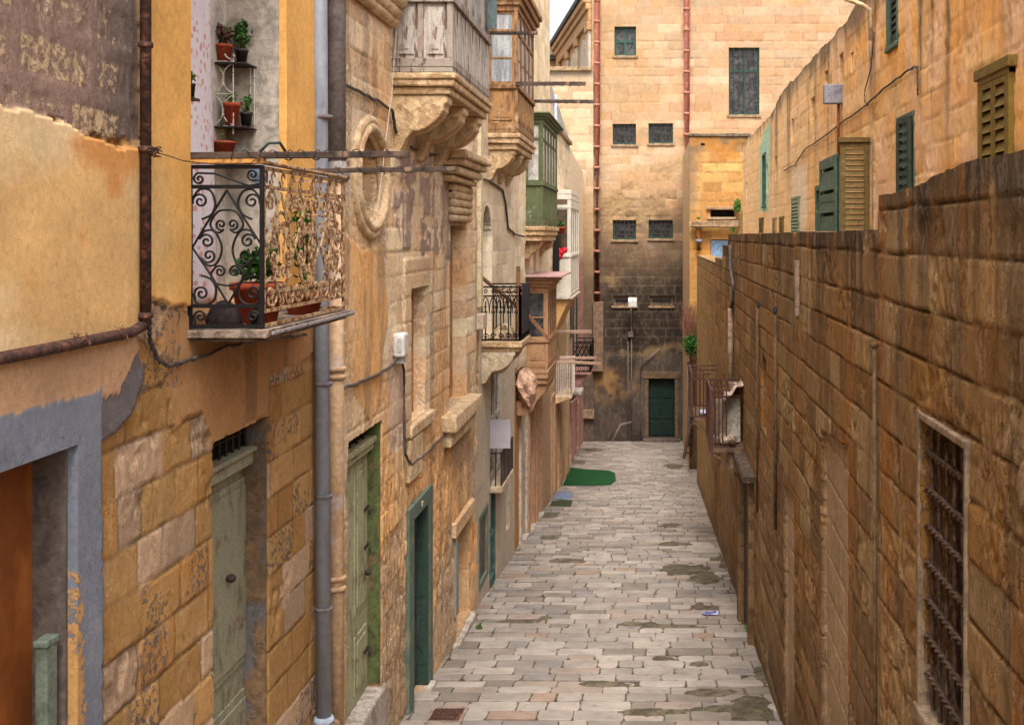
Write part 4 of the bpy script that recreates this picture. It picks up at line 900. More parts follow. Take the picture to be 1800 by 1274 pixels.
def potted(label, x, y, z, r, h, potm, leafm, spread, ph, n, size, seed, group=None, sq=1.0, stems=4):
    t = thing('potted_plant', label, 'potted plant', (x, y, z), group)
    MB().lathe((x, y, z), [(r*.72, 0), (r*.95, h*.82), (r*1.06, h*.82), (r*1.08, h), (r*.96, h), (r*.9, h*.86)], 20, 1, sq).build('pot', potm, t, True)
    s = MB(); rr = random.Random(seed); lf = MB()
    for k in range(stems):
        a_ = rr.uniform(0, 6.28); q = Vector((x+math.cos(a_)*spread*.6*rr.random(), y+math.sin(a_)*spread*.6*rr.random(), z+h+ph*rr.uniform(.5, .95)))
        s.tube([(x, y, z+h*.8), ((x+q.x)/2, (y+q.y)/2, z+h+ph*.4), q], .004, 5); leaves(lf, q, (spread*.5, spread*.5, ph*.3), n//stems//2, size, seed+k)
    s.build('stem', stem_m, t)
    leaves(lf, (x, y, z+h+ph*.5), (spread, spread, ph*.55), n//2, size, seed+31); lf.build('foliage', leafm, t)
    return t
woodrod = M('weathered_pole', lin(92, 74, 64), lin(60, 50, 46), 18, (.4, .6), .85, .5, st=(.2, 1, 1), c3=lin(128, 104, 86), sc3=5)
def pole(label, x0, x1, y, z, r=.024, tilt=0.0, wires=True, seed=1):
    t = thing('washing_pole', label, 'washing pole', (x0, y, z), 'washing line poles jutting from the left houses')
    MB().obox((x0, y, z), (x1, y+.01, z+tilt), r*1.7, r*1.9).jitter(.002, seed).build('pole', woodrod, t, bevel=.004)
    if wires:
        rr = random.Random(seed); w = MB()
        hx = []
        for i in range(121): u_ = i/120; hx.append((x0+(x1-x0)*(.22+.72*(u_+.045*math.sin(u_*6*2*math.pi+seed))), y+math.cos(u_*75)*r*1.4, z+tilt*u_+math.sin(u_*75)*r*1.5))
        w.tube(hx, .003, 4)
        w.build('wire_wrap', iron, t)
    return t
def corbel_prof(p, h):
    P = [(-.1, 0), (p, 0), (p, -.13*h), (p*.93, -.17*h), (p*.93, -.26*h)]
    P += [(p*(.93-.55*t), -h*(.26+.36*math.sin(t*math.pi/2)**.8)) for t in np.linspace(.15, 1, 7)]
    P += [(p*(.38-.24*t), -h*(.62+.30*(1-math.cos(t*math.pi/2)))) for t in np.linspace(.2, 1, 5)]
    return P+[(p*.10, -h), (-.1, -h)]
def corbels(par, Xw, p, ztop, h, spots, w, mat, name='corbel'):
    for y in spots:
        MB().prism([(Xw+a_, ztop+b) for a_, b in corbel_prof(p, h)], 'y', y-w/2, y+w/2).build(name, mat, par, bevel=.02)
def gallarija(par, label, Xw, p, y0, y1, zb, zs, zt, zr, mats, nside, nfront, roofov=.12, trans=None, lower='raised', glass=None, lowcut=.12, mid=None, prof=True):
    """an enclosed timber balcony: its body is the part, panels, window panes, roof and moulding its sub-parts"""
    wood, wood2, roofm, glm = mats
    Xf = Xw+p; t = .06; b = MB(); X0 = Xw-.05
    rails = [zb, zs, zt]
    b.box(X0, Xf, y0, y1, zb, zb+.06)
    for z, hh, o_ in ((zb+.06, lowcut, .006), (zs-.07, .09, .03), (zt, .10, .012)):
        b.box(X0, Xf+o_, y0-o_, y0+t, z, z+hh); b.box(Xf-t, Xf+o_, y0+t, y1-t, z, z+hh); b.box(X0, Xf+o_, y1-t, y1+o_, z, z+hh)
    zz0, zz1 = zb+.06+lowcut, zs-.07
    w0, w1 = zs+.02, zt
    xs_ = [X0+(Xf-t-X0)*i/nside for i in range(nside+1)]; ys_ = [y0+(y1-t-y0)*i/nfront for i in range(nfront+1)]
    pw = .055
    for zlo, zhi in ((zz0, zz1), (w0, w1)):
        for x in xs_: b.box(x, x+t, y0+.001, y0+t-.001, zlo, zhi); b.box(x, x+t, y1-t+.001, y1-.001, zlo, zhi)
        for y in ys_[1:-1]: b.box(Xf-t+.001, Xf-.001, y, y+pw, zlo, zhi)
    b.box(Xf-t-.004, Xf+.004, y0-.004, y0+t, zz0, w1); b.box(Xf-t-.004, Xf+.004, y1-t, y1+.004, zz0, w1)
    if trans:
        zq = w0+(w1-w0)*trans; b.box(X0, Xf-.002, y0+.002, y0+t-.002, zq, zq+.07); b.box(Xf-t+.002, Xf-.002, y0+t, y1-t, zq, zq+.07)
    o = b.build('enclosed_balcony', wood, par, bevel=.008); o['label'] = label
    for i in range(nside):
        xa, xb = xs_[i]+t, xs_[i+1]
        q = MB().box(xa, xb, y0+.025, y0+.04, zz0, zz1); m_ = .045
        if lower in ('raised', 'mixed'):
            q.box(xa+m_, xb-m_, y0+.008, y0+.026, zz0+m_, zz1-m_).box(xa+m_*2.2, xb-m_*2.2, y0-.002, y0+.009, zz0+m_*2.2, zz1-m_*2.2)
        else:
            n = 3
            for k in range(n): q.box(xa+(xb-xa)*k/n+.003, xa+(xb-xa)*(k+1)/n-.003, y0+.012+.004*(k % 2), y0+.026, zz0+.01, zz1-.01)
        q.build('panel', wood2, o, bevel=.004)
        g = MB(); fy0, fy1 = y0+.015, y0+.045
        g.box(xa, xa+.045, fy0, fy1, w0, w1).box(xb-.045, xb, fy0, fy1, w0, w1).box(xa+.045, xb-.045, fy0, fy1, w0, w0+.045).box(xa+.045, xb-.045, fy0, fy1, w1-.045, w1)
        if mid: g.box(xa+.045, xb-.045, fy0+.004, fy1-.004, w0+(w1-w0)*mid-.015, w0+(w1-w0)*mid+.015)
        g.build('sash', wood, o)
        MB().box(xa+.02, xb-.02, y0+.03, y0+.036, w0+.02, w1-.02).build('pane', glm, o)
    for i in range(nfront):
        ya, yb = ys_[i]+(t if i == 0 else pw), ys_[i+1]
        q = MB().box(Xf-.04, Xf-.025, ya, yb, zz0, zz1); m_ = min(.045, (yb-ya)*.14)
        if lower == 'raised': q.box(Xf-.026, Xf-.008, ya+m_, yb-m_, zz0+m_, zz1-m_).box(Xf-.009, Xf+.002, ya+2*m_, yb-2*m_, zz0+2*m_, zz1-2*m_)
        else:
            for k in range(3): q.box(Xf-.026, Xf-.010-.004*(k % 2), ya+(yb-ya)*k/3+.004, ya+(yb-ya)*(k+1)/3-.004, zz0+.01, zz1-.01)
        q.build('panel', wood2, o, bevel=.004)
        g = MB().box(Xf-.045, Xf-.015, ya, ya+.04, w0, w1).box(Xf-.045, Xf-.015, yb-.04, yb, w0, w1).box(Xf-.045, Xf-.015, ya+.04, yb-.04, w0, w0+.045).box(Xf-.045, Xf-.015, ya+.04, yb-.04, w1-.045, w1)
        if mid: g.box(Xf-.041, Xf-.019, ya+.04, yb-.04, w0+(w1-w0)*mid-.015, w0+(w1-w0)*mid+.015)
        g.build('sash', wood, o)
        MB().box(Xf-.036, Xf-.03, ya+.02, yb-.02, w0+.02, w1-.02).build('pane', glm, o)
    r = MB(); ov = roofov; zt2 = zt+.10; st_ = (zr-zt2)
    for k, (o_, a_, c_) in enumerate(((ov*.35, 0, .35), (ov*.7, .35, .7), (ov, .7, 1.0))):
        r.box(X0, Xf+o_, y0-o_, y1+o_, zt2+st_*a_+.002, zt2+st_*c_)
    r.build('roof', roofm, o, bevel=.012)
    MB().box(X0, Xf-t-.01, y0+t+.01, y0+t+.02, zb+.1, zs-.1).build('lining', black, o)
    return o
def base_mould(par, Xw, p, y0, y1, zt, h, mat, ov=.05):
    b = MB()
    for k, (o_, a_, c_) in enumerate(((ov, 0, .3), (ov*.4, .3, .62), (-.03, .62, 1.0))):
        b.box(Xw-.05, Xw+p+o_, y0-o_, y1+o_, zt-h*c_, zt-h*a_-.002)
    return b.jitter(.004, 2).build('moulding', mat, par, bevel=.02)
def doorleaf(par, X, y0, y1, z0, z1, mat, rows, cols=2, th=.05, name='door', knob=None, label=None):
    b = MB().box(X-th, X, y0, y1, z0, z1); m_ = .07*(y1-y0)/.9
    cw = (y1-y0)/cols; zc = z0
    for fr_ in rows:
        ze = zc+(z1-z0)*fr_
        for c in range(cols):
            a_, e_ = y0+c*cw+m_, y0+(c+1)*cw-m_
            b.box(X-.004, X+.014, a_, e_, zc+m_, ze-m_).box(X+.012, X+.026, a_+m_*.6, e_-m_*.6, zc+m_*1.6, ze-m_*1.6)
        zc = ze
    o = b.build(name, mat, par, bevel=.006)
    if label: o['label'] = label
    if knob:
        MB().tube([(X, knob[0], knob[1]), (X+.05, knob[0], knob[1])], .012, 6).lathe((X+.06, knob[0], knob[1]-.03), [(.012, 0), (.032, .015), (.036, .03), (.032, .045), (.012, .06)], 10).build('knob', iron, o, True)
    return o
# ================================================================ first house: doors, pipes, balcony and its plants
XA = -2.9
rustm = M('rusty_iron', lin(88, 58, 46), lin(58, 42, 37), 26, (.42, .58), .9, .5, .004, c3=lin(140, 92, 70), sc3=9)
MB().box(XA-.21, XA-.18, 4.3, 5.68, -3.3, -1.04).build('door', M('brown_door', lin(146, 82, 36), lin(124, 68, 30), 3, c3=lin(158, 94, 44), sc3=1.4, rough=.6, st=(1, 1, .3), var=.15), hA)
pg = M('grey_green_paint', lin(148, 146, 122), lin(112, 108, 86), 10, (.5, .68), .7, .3, st=(1, 1, .4), c3=lin(120, 100, 78), sc3=4)
MB().box(-2.985, -2.925, 5.50, 5.60, -3.2, -1.99).box(-2.992, -2.918, 5.49, 5.61, -1.99, -1.955).build('gate_post', M('post_green', lin(112, 122, 108), lin(92, 98, 84), 9), hA, bevel=.008)
MB().box(-3.09, -2.915, 5.655, 5.676, -3.3, -1.045).build('door_reveal', M('grimy_reveal', lin(104, 92, 84), lin(84, 74, 68), 6, c3=lin(124, 104, 88), sc3=3, bump=.5), hA)
MB().box(-3.10, -2.925, 8.615, 8.637, -4.1, -1.37).build('door_reveal', M('grimy_ochre_reveal', lin(128, 100, 72), lin(100, 82, 66), 4, (.42, .58), .9, .7, .01, c3=lin(104, 98, 98), sc3=1.8, thr3=(.5, .6)), hA)
# second doorway: pale green leaf, transom grille
d2 = doorleaf(hA, -3.10, 7.52, 8.80, -4.0, -1.72, pg, (.30, .70), 1, knob=(8.22, -2.47))
MB().box(-3.12, -3.02, 7.52, 8.7, -1.72, -1.62).box(-3.12, -2.99, 7.52, 8.72, -1.62, -1.585).build('door_cornice', pg, hA, bevel=.008)
g = MB()
for i in range(9): g.tube([(-3.07, 7.55+i*.13, -1.585), (-3.07, 7.55+i*.13, -1.36)], .012, 5)
g.tube([(-3.07, 7.5, -1.47), (-3.07, 8.7, -1.47)], .01, 5); g.build('transom_grille', iron, hA)
MB().box(-3.119, -3.1, 7.5, 8.7, -1.6, -1.36).build('transom_back', black, hA)
# recess of the balcony door: back wall, curtain
MB().box(-3.40, -3.34, 7.0, 9.0, -.5, 2.7).build('recess_back', M('recess_plaster', lin(206, 196, 184), lin(176, 166, 154), 3), hA)
jm = MB().box(-3.34, -2.93, 8.925, 8.95, -.5, 2.6); jm.build('recess_side', M('recess_grey', lin(188, 174, 158), lin(150, 140, 128), 4, c3=lin(206, 196, 178), sc3=2.2, bump=.5, bd=.01), hA)
def curtain():
    mb = MB(); ny, nz = 70, 40; V_ = []; 
    for j in range(nz+1):
        for i in range(ny+1):
            u_ = i/ny; v_ = j/nz; z = -.5+3.2*v_
            spread_ = 1-.35*math.exp(-((v_-.47)/.12)**2)*0
            y = 7.12+1.40*u_; amp = .042*(.6+.6*math.sin(3*v_+u_*4))
            V_.append((-3.27+amp*math.sin(u_*34+2.2*math.sin(v_*3))+.03*math.sin(u_*9+v_*2), y, z))
    F_ = [(j*(ny+1)+i, j*(ny+1)+i+1, (j+1)*(ny+1)+i+1, (j+1)*(ny+1)+i) for j in range(nz) for i in range(ny)]
    m, nt, b = _new('curtain_cloth', .9); ov, v = _vec(nt, (1, 1, 1))
    vo = nt.nodes.new('ShaderNodeTexVoronoi'); vo.inputs['Scale'].default_value = 15; vo.inputs['Randomness'].default_value = .8; nt.links.new(ov, vo.inputs['Vector'])
    pet = _mr(nt, _math(nt, 'ADD', vo.outputs['Distance'], _math(nt, 'MULTIPLY', _noise(nt, ov, 60, 3), .25)), .46, .5, 1, 0)
    c = _mix(nt, _math(nt, 'MULTIPLY', pet, _mr(nt, _noise(nt, ov, 5, 3), .42, .52, .15, .9)), lin(222, 212, 216), lin(206, 142, 138))
    nt.links.new(c, b.inputs['Base Color'])
    o = mb.add(V_, F_).build('curtain', m, None, True); tag(o, 'pale curtain with pink flowers hanging in the balcony doorway', 'curtain')
    sm = o.modifiers.new('thick', 'SOLIDIFY'); sm.thickness = .004
curtain()
# rusty pipe and conduit, drain pipes
def vpipe(par, name, x, y, z0, z1, r, mat, brackets=(), bm=None, dx=0):
    o = MB().tube([(x, y, z0), (x+dx*.5, y, (z0+z1)/2), (x+dx, y, z1)], r, 14).build(name, mat, par, True)
    for z in brackets: MB().lathe((x, y, z), [(r+.002, 0), (r+.010, .004), (r+.010, .03), (r+.002, .034)], 14).obox((x, y+r+.02, z+.017), (x-.12, y+r+.05, z+.017), .012, .03).build('bracket', bm or iron, o, True)
    return o
vpipe(hA, 'rusty_pipe', -2.83, 6.36, -.50, 6.4, .030, rustm, (-.46, .47, 1.05), rustm)
MB().tube([(-2.84, 4.2, -.535), (-2.835, 5.3, -.53), (-2.84, 6.2, -.525), (-2.84, 6.36, -.50)], .030, 10).jitter(.002).build('conduit', rustm, hA, True)
wt = MB(); rr = random.Random(3)
for k in range(9): wt.tube([(-2.80+rr.uniform(-.02, .05), 6.36+rr.uniform(-.04, .04), .47+rr.uniform(-.03, .03)) for _ in range(6)], .004, 4)
wt.build('wire_knot', rustm, hA)
for yq, zq in ((5.6, -.5), (6.05, -.5)):
    wt = MB()
    for k in range(4): wt.tube([(-2.82+rr.uniform(-.02, .03), yq+rr.uniform(-.06, .06), zq+rr.uniform(-.06, .03)) for _ in range(4)], .003, 4)
    wt.build('rag', M('rag', lin(120, 84, 66), lin(90, 60, 50)), hA)
greyp = M('grey_plastic_pipe', lin(148, 152, 162), lin(122, 122, 130), 3, (.4, .65), .5, .15, st=(1, 1, .2), c3=lin(160, 158, 166), sc3=2, var=.12)
creamp = M('cream_pipe', lin(190, 156, 122), lin(168, 130, 96), 4, (.45, .65), .6, .2, st=(1, 1, .25), c3=lin(176, 160, 156), sc3=2, thr3=(.5, .66))
darkp = M('grey_old_pipe', lin(142, 132, 128), lin(118, 108, 104), 5)
vpipe(hA, 'drain_pipe', -2.806, 9.73, -4.12, 6.4, .064, greyp, (1.0, -.03, -1.28, -2.24, -3.2), M('bracket_grey', lin(120, 110, 112)), dx=-.06)
MB().lathe((-2.806, 9.73, -4.16), [(.085, 0), (.09, .03), (.075, .06)], 14).build('pipe_shoe', M('shoe_blue', lin(170, 180, 196)), hA, True)
MB().lathe((-2.806, 9.73, -4.75), [(.2, 0), (.17, .5), (.13, .59)], 10).jitter(.015).build('pipe_plinth', M('plinth', lin(150, 122, 100), lin(110, 90, 74), 6), hA, bevel=.02)
vpipe(hB, 'drain_pipe', -2.80, 10.08, -5.0, .50, .072, creamp)
vpipe(hB, 'upper_pipe', -2.81, 10.10, .60, 6.4, .092, darkp)
MB().lathe((-2.80, 10.09, .46), [(.075, 0), (.12, .05), (.125, .10), (.10, .13), (.085, .2)], 14).build('pipe_hopper', darkp, hB, True)
for z in (-1.20, -1.27, -3.05, -3.14): MB().lathe((-2.80, 10.08, z), [(.074, 0), (.092, .012), (.092, .035), (.074, .047)], 14).build('pipe_collar', creamp, hB, True)
# ---- iron balcony
YB0, YB1, XB = 7.12, 9.0, -2.44
slabm = M('slab_stone', lin(148, 128, 112), lin(98, 84, 74), 9, (.42, .6), .85, .7, .012, c3=lin(110, 96, 86), sc3=4)
sb = MB().box(-2.95, XB+.05, YB0-.04, YB1+.10, -.635, -.585).box(-2.95, XB+.01, YB0+.01, YB1+.06, -.66, -.637).jitter(.006, 4).build('balcony_slab', slabm, hA, bevel=.012)
MB().box(-2.95, XB+.065, YB0+.02, YB1+.10, -.622, -.600).build('slab_edge', M('grey_painted_edge', lin(150, 140, 140), lin(116, 100, 90), 14, (.5, .65)), sb, bevel=.004)
blacki = M('black_iron', lin(19, 17, 18), lin(50, 34, 28), 40, (.55, .7), .6, .3, .002)
beigei = M('flaking_beige_iron', lin(192, 160, 120), lin(118, 74, 50), 22, (.46, .57), .8, .6, .004, c3=lin(126, 156, 138), sc3=7, thr3=(.66, .72))
def rails(mb, P, w, zlo, zhi, lines, t=.014):
    for z in lines: mb.obox(P(0, z), P(1, z), t*1.7, t*2)
    for u_ in (0, 1): mb.obox(P(u_, 0), P(u_, 1), t*2, t*2, up=(0, 1, 0))
zl, zh = -.575, .442
Pn = lambda u_, v_: (XA+.01+(XB-XA-.01)*u_, YB0, zl+(zh-zl)*v_)
Pf = lambda u_, v_: (XB, YB0+(YB1-YB0)*u_, zl+(zh-zl)*v_)
nr = MB(); rails(nr, Pn, 1, 0, 1, (.01, .135, .868, .99), .012)
for c in panel_curves(): nr.tube([Pn(*p) for p in c], .0075, 6, ref=(0, 1, 0))
o1 = nr.build('end_railing', blacki, hA); o1['label'] = 'black painted scrolled end railing'
frr = MB(); rails(frr, Pf, 1, 0, 1, (.01, .10, .215, .87, .985), .011)
CV = panel_curves()
for k in range(3):
    for c in CV[2:-2]:
        pts = [((p[0] if k != 1 else 1-p[0])*.30+.04+k*.31, .115+(p[1]-.135)/.733*.745+0.0) for p in c]
        frr.tube([Pf(*p) for p in pts], .014, 5, flat=.5, ref=(1, 0, 0))
for k in range(2):      # bands of S-scrolls above and below
    for q in range(4):
        for zc, hh in ((.925, .045), (.157, .045)):
            uc = .10+k*.46+q*.105
            s_ = smooth([(uc-.025, zc-hh*.2), (uc-.012, zc-hh), (uc+.008, zc-hh*.6), (uc-.004, zc+hh*.3), (uc+.014, zc+hh), (uc+.03, zc+hh*.4)], 4)
            frr.tube([Pf(*p) for p in s_], .009, 5, flat=.6, ref=(1, 0, 0))
for u_ in (.02, .98): frr.obox(Pf(u_, .1), Pf(u_, .98), .016, .02, up=(0, 1, 0))
for u_ in (.03, .97):
    for z in (.3, .45, .6, .75): frr.tube([Pf(*p) for p in spiral(u_, z, .03, 1.57, 1.3)], .008, 5, ref=(1, 0, 0))
o2 = frr.build('front_railing', beigei, hA); o2['label'] = 'flaking beige painted scrolled front railing'
er2 = MB(); Pe = lambda u_, v_: (XA+.01+(XB-XA-.01)*u_, YB1, zl+(zh-zl)*v_)
rails(er2, Pe, 1, 0, 1, (.01, .135, .868, .99), .010)
for c in CV[2:9]: er2.tube([Pe(*p) for p in c], .008, 5, ref=(0, 1, 0))
er2.build('end_railing', beigei, hA)
MB().box(-2.95, XB+.02, YB0-.03, YB0+.03, .452, .488).build('top_rail', M('ochre_wood', lin(206, 150, 78), lin(150, 104, 62), 12, (.5, .65)), hA, bevel=.006)
MB().box(XB-.03, XB+.03, YB0+.035, YB1+.03, .452, .472).build('top_rail', beigei, hA, bevel=.005)
MB().box(XB-.12, XB-.03, YB0+.15, YB0+.2, .34, .44).build('metal_clip', M('clip_blue', lin(120, 134, 160), lin(100, 110, 130)), hA)
# poles resting on the balcony
pole('dark pole jutting over the front corner of the iron scroll balcony', -2.95, -1.52, 7.10, .50, .022, .012, seed=2)
pole('dark pole jutting from the far end of the iron scroll balcony', -2.95, -1.56, 9.06, .515, .020, .02, seed=3)
pole('dark pole beyond the grey peeling wooden balcony, high up', -2.3, -1.58, 15.7, 2.80, .022, 0, seed=4)
pole('dark pole at the near end of the brown wooden balcony', -2.45, -1.19, 20.45, 2.735, .034, 0, seed=5)
pole('long dark pole at the far end of the brown wooden balcony', -2.45, -1.17, 23.4, 2.77, .034, -.01, seed=6)
paleRod = M('pale_pole', lin(182, 150, 128), lin(140, 110, 92), 12, (.4, .6), st=(.2, 1, 1))
for lb, a_, b_, y, pz in (('pale pole under the tan enclosed balcony, uppermost of the pale three', (958, 584), (1040, 583), 29.6, 0), ('pale pole over the white railing, middle of the pale three', (984, 630), (1048, 629), 35.4, 0), ('pale pole over the white railing, lowest of the pale three', (980, 636), (1056, 639), 35.0, 0)):
    A_p, B_p = PT(*a_, y), PT(*b_, y)
    t = thing('washing_pole', lb, 'washing pole', A_p, 'washing line poles jutting from the left houses'); MB().obox(A_p, B_p, .07, .09).jitter(.005).build('pole', paleRod, t, bevel=.01)
hook = MB().tube([PT(452, 272, 7.6), PT(472, 252, 7.6), PT(492, 251, 7.6), PT(505, 272, 7.9)], .010, 6).build('wire_hook', M('hook_green', lin(60, 70, 64), lin(44, 50, 46)), None, True)
tag(hook, 'dark bent wire hanger on the iron balcony rail', 'hook')
# wall rack with pots, on the far side of the recess
rk = thing('plant_rack', 'white wrought wire rack of two shelves on the balcony recess wall', 'rack', PT(410, 232, 8.85))
wirem = M('rack_wire', lin(206, 196, 182), lin(130, 96, 76), 30, (.5, .62), .6)
def RP(px, py, y): return PT(px, py, y)
fr = MB()
for px in (374, 410):
    fr.tube([RP(px, 236, 8.72), RP(px, 95, 8.72)], .006, 5)
for px, py in ((374, 80), (410, 80)): pass
for px in (440, 447): fr.tube([RP(px, 232, 8.9), RP(px, 118, 8.9)], .005, 5)
for yy in (108, 165, 222):
    fr.tube([RP(374, yy, 8.72), RP(410, yy, 8.72)], .005, 5)
for s_, cx_ in ((1, 374), (-1, 410)):
    for y0_ in (112, 168): fr.tube([RP(cx_+s_*a_, y0_+b_, 8.72) for a_, b_ in smooth([(0, 0), (8, 4), (16, 14), (17, 26), (16, 38), (8, 48), (0, 52)], 4)], .005, 5)
fr.tube([RP(a_, b_, 8.72) for a_, b_ in smooth([(374, 96), (376, 86), (384, 84), (392, 92), (400, 102), (408, 104), (413, 98)], 5)], .006, 5)
fr.build('frame', wirem, rk)
for i, zy in enumerate((110, 222)):
    a_, b_ = RP(374, zy, 8.70), RP(447, zy+6, 8.92)
    MB().box(a_.x, a_.x+.26, 8.68, 8.93, a_.z-.012, a_.z).build('shelf', iron, rk, bevel=.003)
zs1 = (CY-110)/F*8.8; zs2 = (CY-222)/F*8.8
GP = 'small potted plants on the wire rack'
def prx(px, y): return (px-CX)/F*y
potted('terracotta pot with reddish leaves on the upper rack shelf', prx(393, 8.76), 8.76, zs1+.004, .062, .125, terra, leaf_p, .085, .17, 160, .045, 11, GP)
potted('black pot with tall green leaves on the upper rack shelf', prx(425, 8.84), 8.84, zs1+.004, .048, .10, blackpot, leaf_d, .085, .20, 190, .04, 12, GP)
potted('terracotta pot with sparse stems on the lower rack shelf', prx(407, 8.76), 8.76, zs2+.004, .062, .17, terra, leaf_l, .07, .08, 60, .035, 13, GP)
potted('black pot with small green plant on the lower rack shelf', prx(433, 8.84), 8.84, zs2+.004, .046, .105, blackpot, leaf_l, .06, .12, 90, .035, 14, GP)
lo = (CY-271)/F*8.7
potted('shallow terracotta bowl with bare twigs under the wire rack', prx(391, 8.7), 8.7, lo, .10, .095, terra, leaf_l, .05, .16, 22, .025, 15)
MB().box(-3.34, -3.1, 8.58, 8.9, lo-.03, lo-.002).build('wall_shelf', iron, hA, bevel=.004)
# small plant hung at the left edge of the doorway
potted('small black pot with one green leaf cluster beside the curtain edge', prx(336, 7.24), 7.24, (CY-172)/F*7.24, .026, .09, blackpot, leaf_l, .028, .08, 40, .035, 16)
MB().box(prx(328, 7.24)-.03, prx(345, 7.24), 7.18, 7.3, (CY-172)/F*7.24-.018, (CY-172)/F*7.24-.002).build('wall_shelf', iron, hA)
# balcony floor
zf = -.583
potted('big terracotta pot of bushy green leaves behind the black scroll railing', -2.66, 7.68, zf, .17, .27, terra, leaf_d, .19, .22, 700, .055, 21, stems=8)
potted('terracotta trough of thin green stems behind the beige scroll railing', -2.62, 8.55, zf, .15, .16, terra, leaf_d, .10, .62, 220, .05, 22, stems=7)
sk = MB().lathe((-2.74, 7.28, zf), [(.09, 0), (.10, .05), (.075, .12), (.03, .17)], 12, 1.2, .8).jitter(.006).build('cloth_bundle', M('dark_cloth', lin(44, 34, 34), lin(60, 48, 44), 9), None, True)
tag(sk, 'dark crumpled bundle low behind the black scroll railing', 'bundle')
potted('small black nursery pot by the railing corner', -2.52, 7.26, zf, .05, .09, blackpot, leaf_d, .03, .05, 20, .03, 23)
# cables
def LP(px, py, off=.03, X=XA): y = F*(X+off)/(px-CX); return (X+off, y, (CY-py)/F*y)
cable([LP(262, 570), LP(266, 600), LP(275, 628), LP(292, 641), LP(318, 638), LP(345, 630)], .013, 'thick dark cable curling below the rusty pipe', seed=7)
cable([LP(342, 632), LP(390, 612), LP(440, 600), LP(500, 592), LP(538, 588)], .012, 'dark cable running along the wall under the iron balcony', M('cable_grey', lin(96, 84, 78), lin(70, 62, 58), 20), seed=8)
cable([LP(602, 684), LP(640, 668), LP(680, 650), LP(694, 636), LP(697, 626)], .017, 'grey cable rising to the white meter box', M('cable_grey', lin(96, 84, 78)), seed=9)
cable([LP(705, 628), LP(710, 650), LP(711, 760), LP(713, 800), LP(722, 815), LP(745, 800), LP(775, 770), LP(812, 742), LP(832, 728)], .016, 'grey cable dropping from the meter box and looping under the stone sill', M('cable_grey', lin(96, 84, 78)), seed=10)
cable([LP(594, 143), LP(640, 166), LP(676, 184), LP(690, 196), LP(694, 225), LP(705, 248), LP(730, 262), LP(765, 272), LP(790, 278)], .018, 'black cable sagging across the pale house past the oval window', seed=11)
cable([LP(840, 310, .03, -2.95), LP(866, 322, .03, -2.95), LP(884, 335, .03, -2.95), LP(889, 360, .03, -2.95), LP(893, 400, .03, -2.95), LP(905, 412, .03, -2.95), LP(922, 416, .03, -2.95)], .022, 'black cable dropping down the cream house beside the arched door', seed=12)
cable([(-2.82, 6.36, .47), (-2.6, 7.05, .455), (-2.42, 7.08, .49)], .003, 'thin rusty wire from the pipe to the balcony rail', rustm, .02, seed=13)
cable([LP(702, 0, .06), LP(694, 90, .06), LP(688, 170, .06), LP(668, 330, .05), LP(660, 400, .05)], .005, 'thin pale cord hanging in front of the oval window', M('cord', lin(220, 200, 180)), seed=14)
# ================================================================ second house
leafg = M('pale_green_door', lin(168, 166, 132), lin(138, 132, 102), 10, (.48, .66), .7, .4, st=(1, 1, .35), c3=lin(120, 104, 78), sc3=3.5)
doorleaf(hB, -3.06, 10.86, 12.26, -4.83, -2.28, leafg, (.32, .68), 2, knob=(12.02, -3.55))
MB().box(-3.1, -2.99, 10.9, 12.25, -2.28, -2.20).box(-3.1, -2.96, 10.88, 12.25, -2.20, -2.14).build('door_cornice', leafg, hB, bevel=.01)
MB().box(-3.099, -3.08, 10.9, 12.25, -2.2, -1.97).build('transom_back', black, hB)
tg = MB()
for i in range(5): tg.obox((-3.05, 10.95+i*.26, -2.14), (-3.05, 11.12+i*.26, -1.98), .02, .02)
tg.build('transom_grille', iron, hB)
MB().box(-3.09, -2.925, 12.238, 12.256, -4.8, -1.975).build('door_reveal', M('mossy_green_paint', lin(98, 108, 64), lin(76, 78, 50), 5, (.42, .6), .8, .4, c3=lin(128, 104, 74), sc3=2.4, thr3=(.5, .66)), hB)
for z in (-2.9, -3.3, -4.4): MB().box(-3.045, -3.02, 11.98, 12.16, z, z+.03).tube([(-3.0, 12.08, z), (-2.99, 12.08, z-.06)], .012, 6).build('bolt', iron, hB)
sillm = M('pale_sill', lin(186, 174, 162), lin(150, 134, 120), 6)
MB().box(-3.1, -2.885, 10.75, 12.4, -5.5, -4.84).jitter(.01).build('doorstep', sillm, hB, bevel=.03)
gframe = M('green_surround', lin(98, 112, 98), lin(80, 92, 82), 9, (.5, .68), .75, .4, c3=lin(128, 128, 104), sc3=3)
MB().box(-2.95, -2.868, 13.46, 13.74, -5.9, -3.24).box(-2.95, -2.868, 14.66, 14.92, -5.95, -3.24).box(-2.95, -2.866, 13.74, 14.66, -3.43, -3.238).jitter(.003).build('door_frame', gframe, hB, bevel=.01)
MB().box(-2.868, -2.855, 14.15, 14.2, -3.36, -3.30).build('number_plate', M('plate_white', lin(210, 200, 180)), hB)
doorleaf(hB, -3.03, 13.74, 14.66, -5.78, -3.43, M('deep_green_door', lin(50, 68, 60), lin(36, 48, 44), 6, (.5, .66), .65, c3=lin(70, 82, 70), sc3=2), (.4, .6), 1)
MB().box(-3.03, -2.875, 14.61, 14.65, -5.76, -3.435).build('door_reveal', M('deep_green_door', None), hB)
MB().box(-3.05, -2.80, 13.6, 14.8, -6.0, -5.765).build('doorstep', sillm, hB, bevel=.02)
infill = M('brown_infill', lin(176, 124, 80), lin(156, 106, 66), 3, (.4, .65), .9, .3, c3=lin(186, 140, 98), sc3=1.2)
infg = M('grey_infill', lin(150, 138, 126), lin(128, 116, 104), 3)
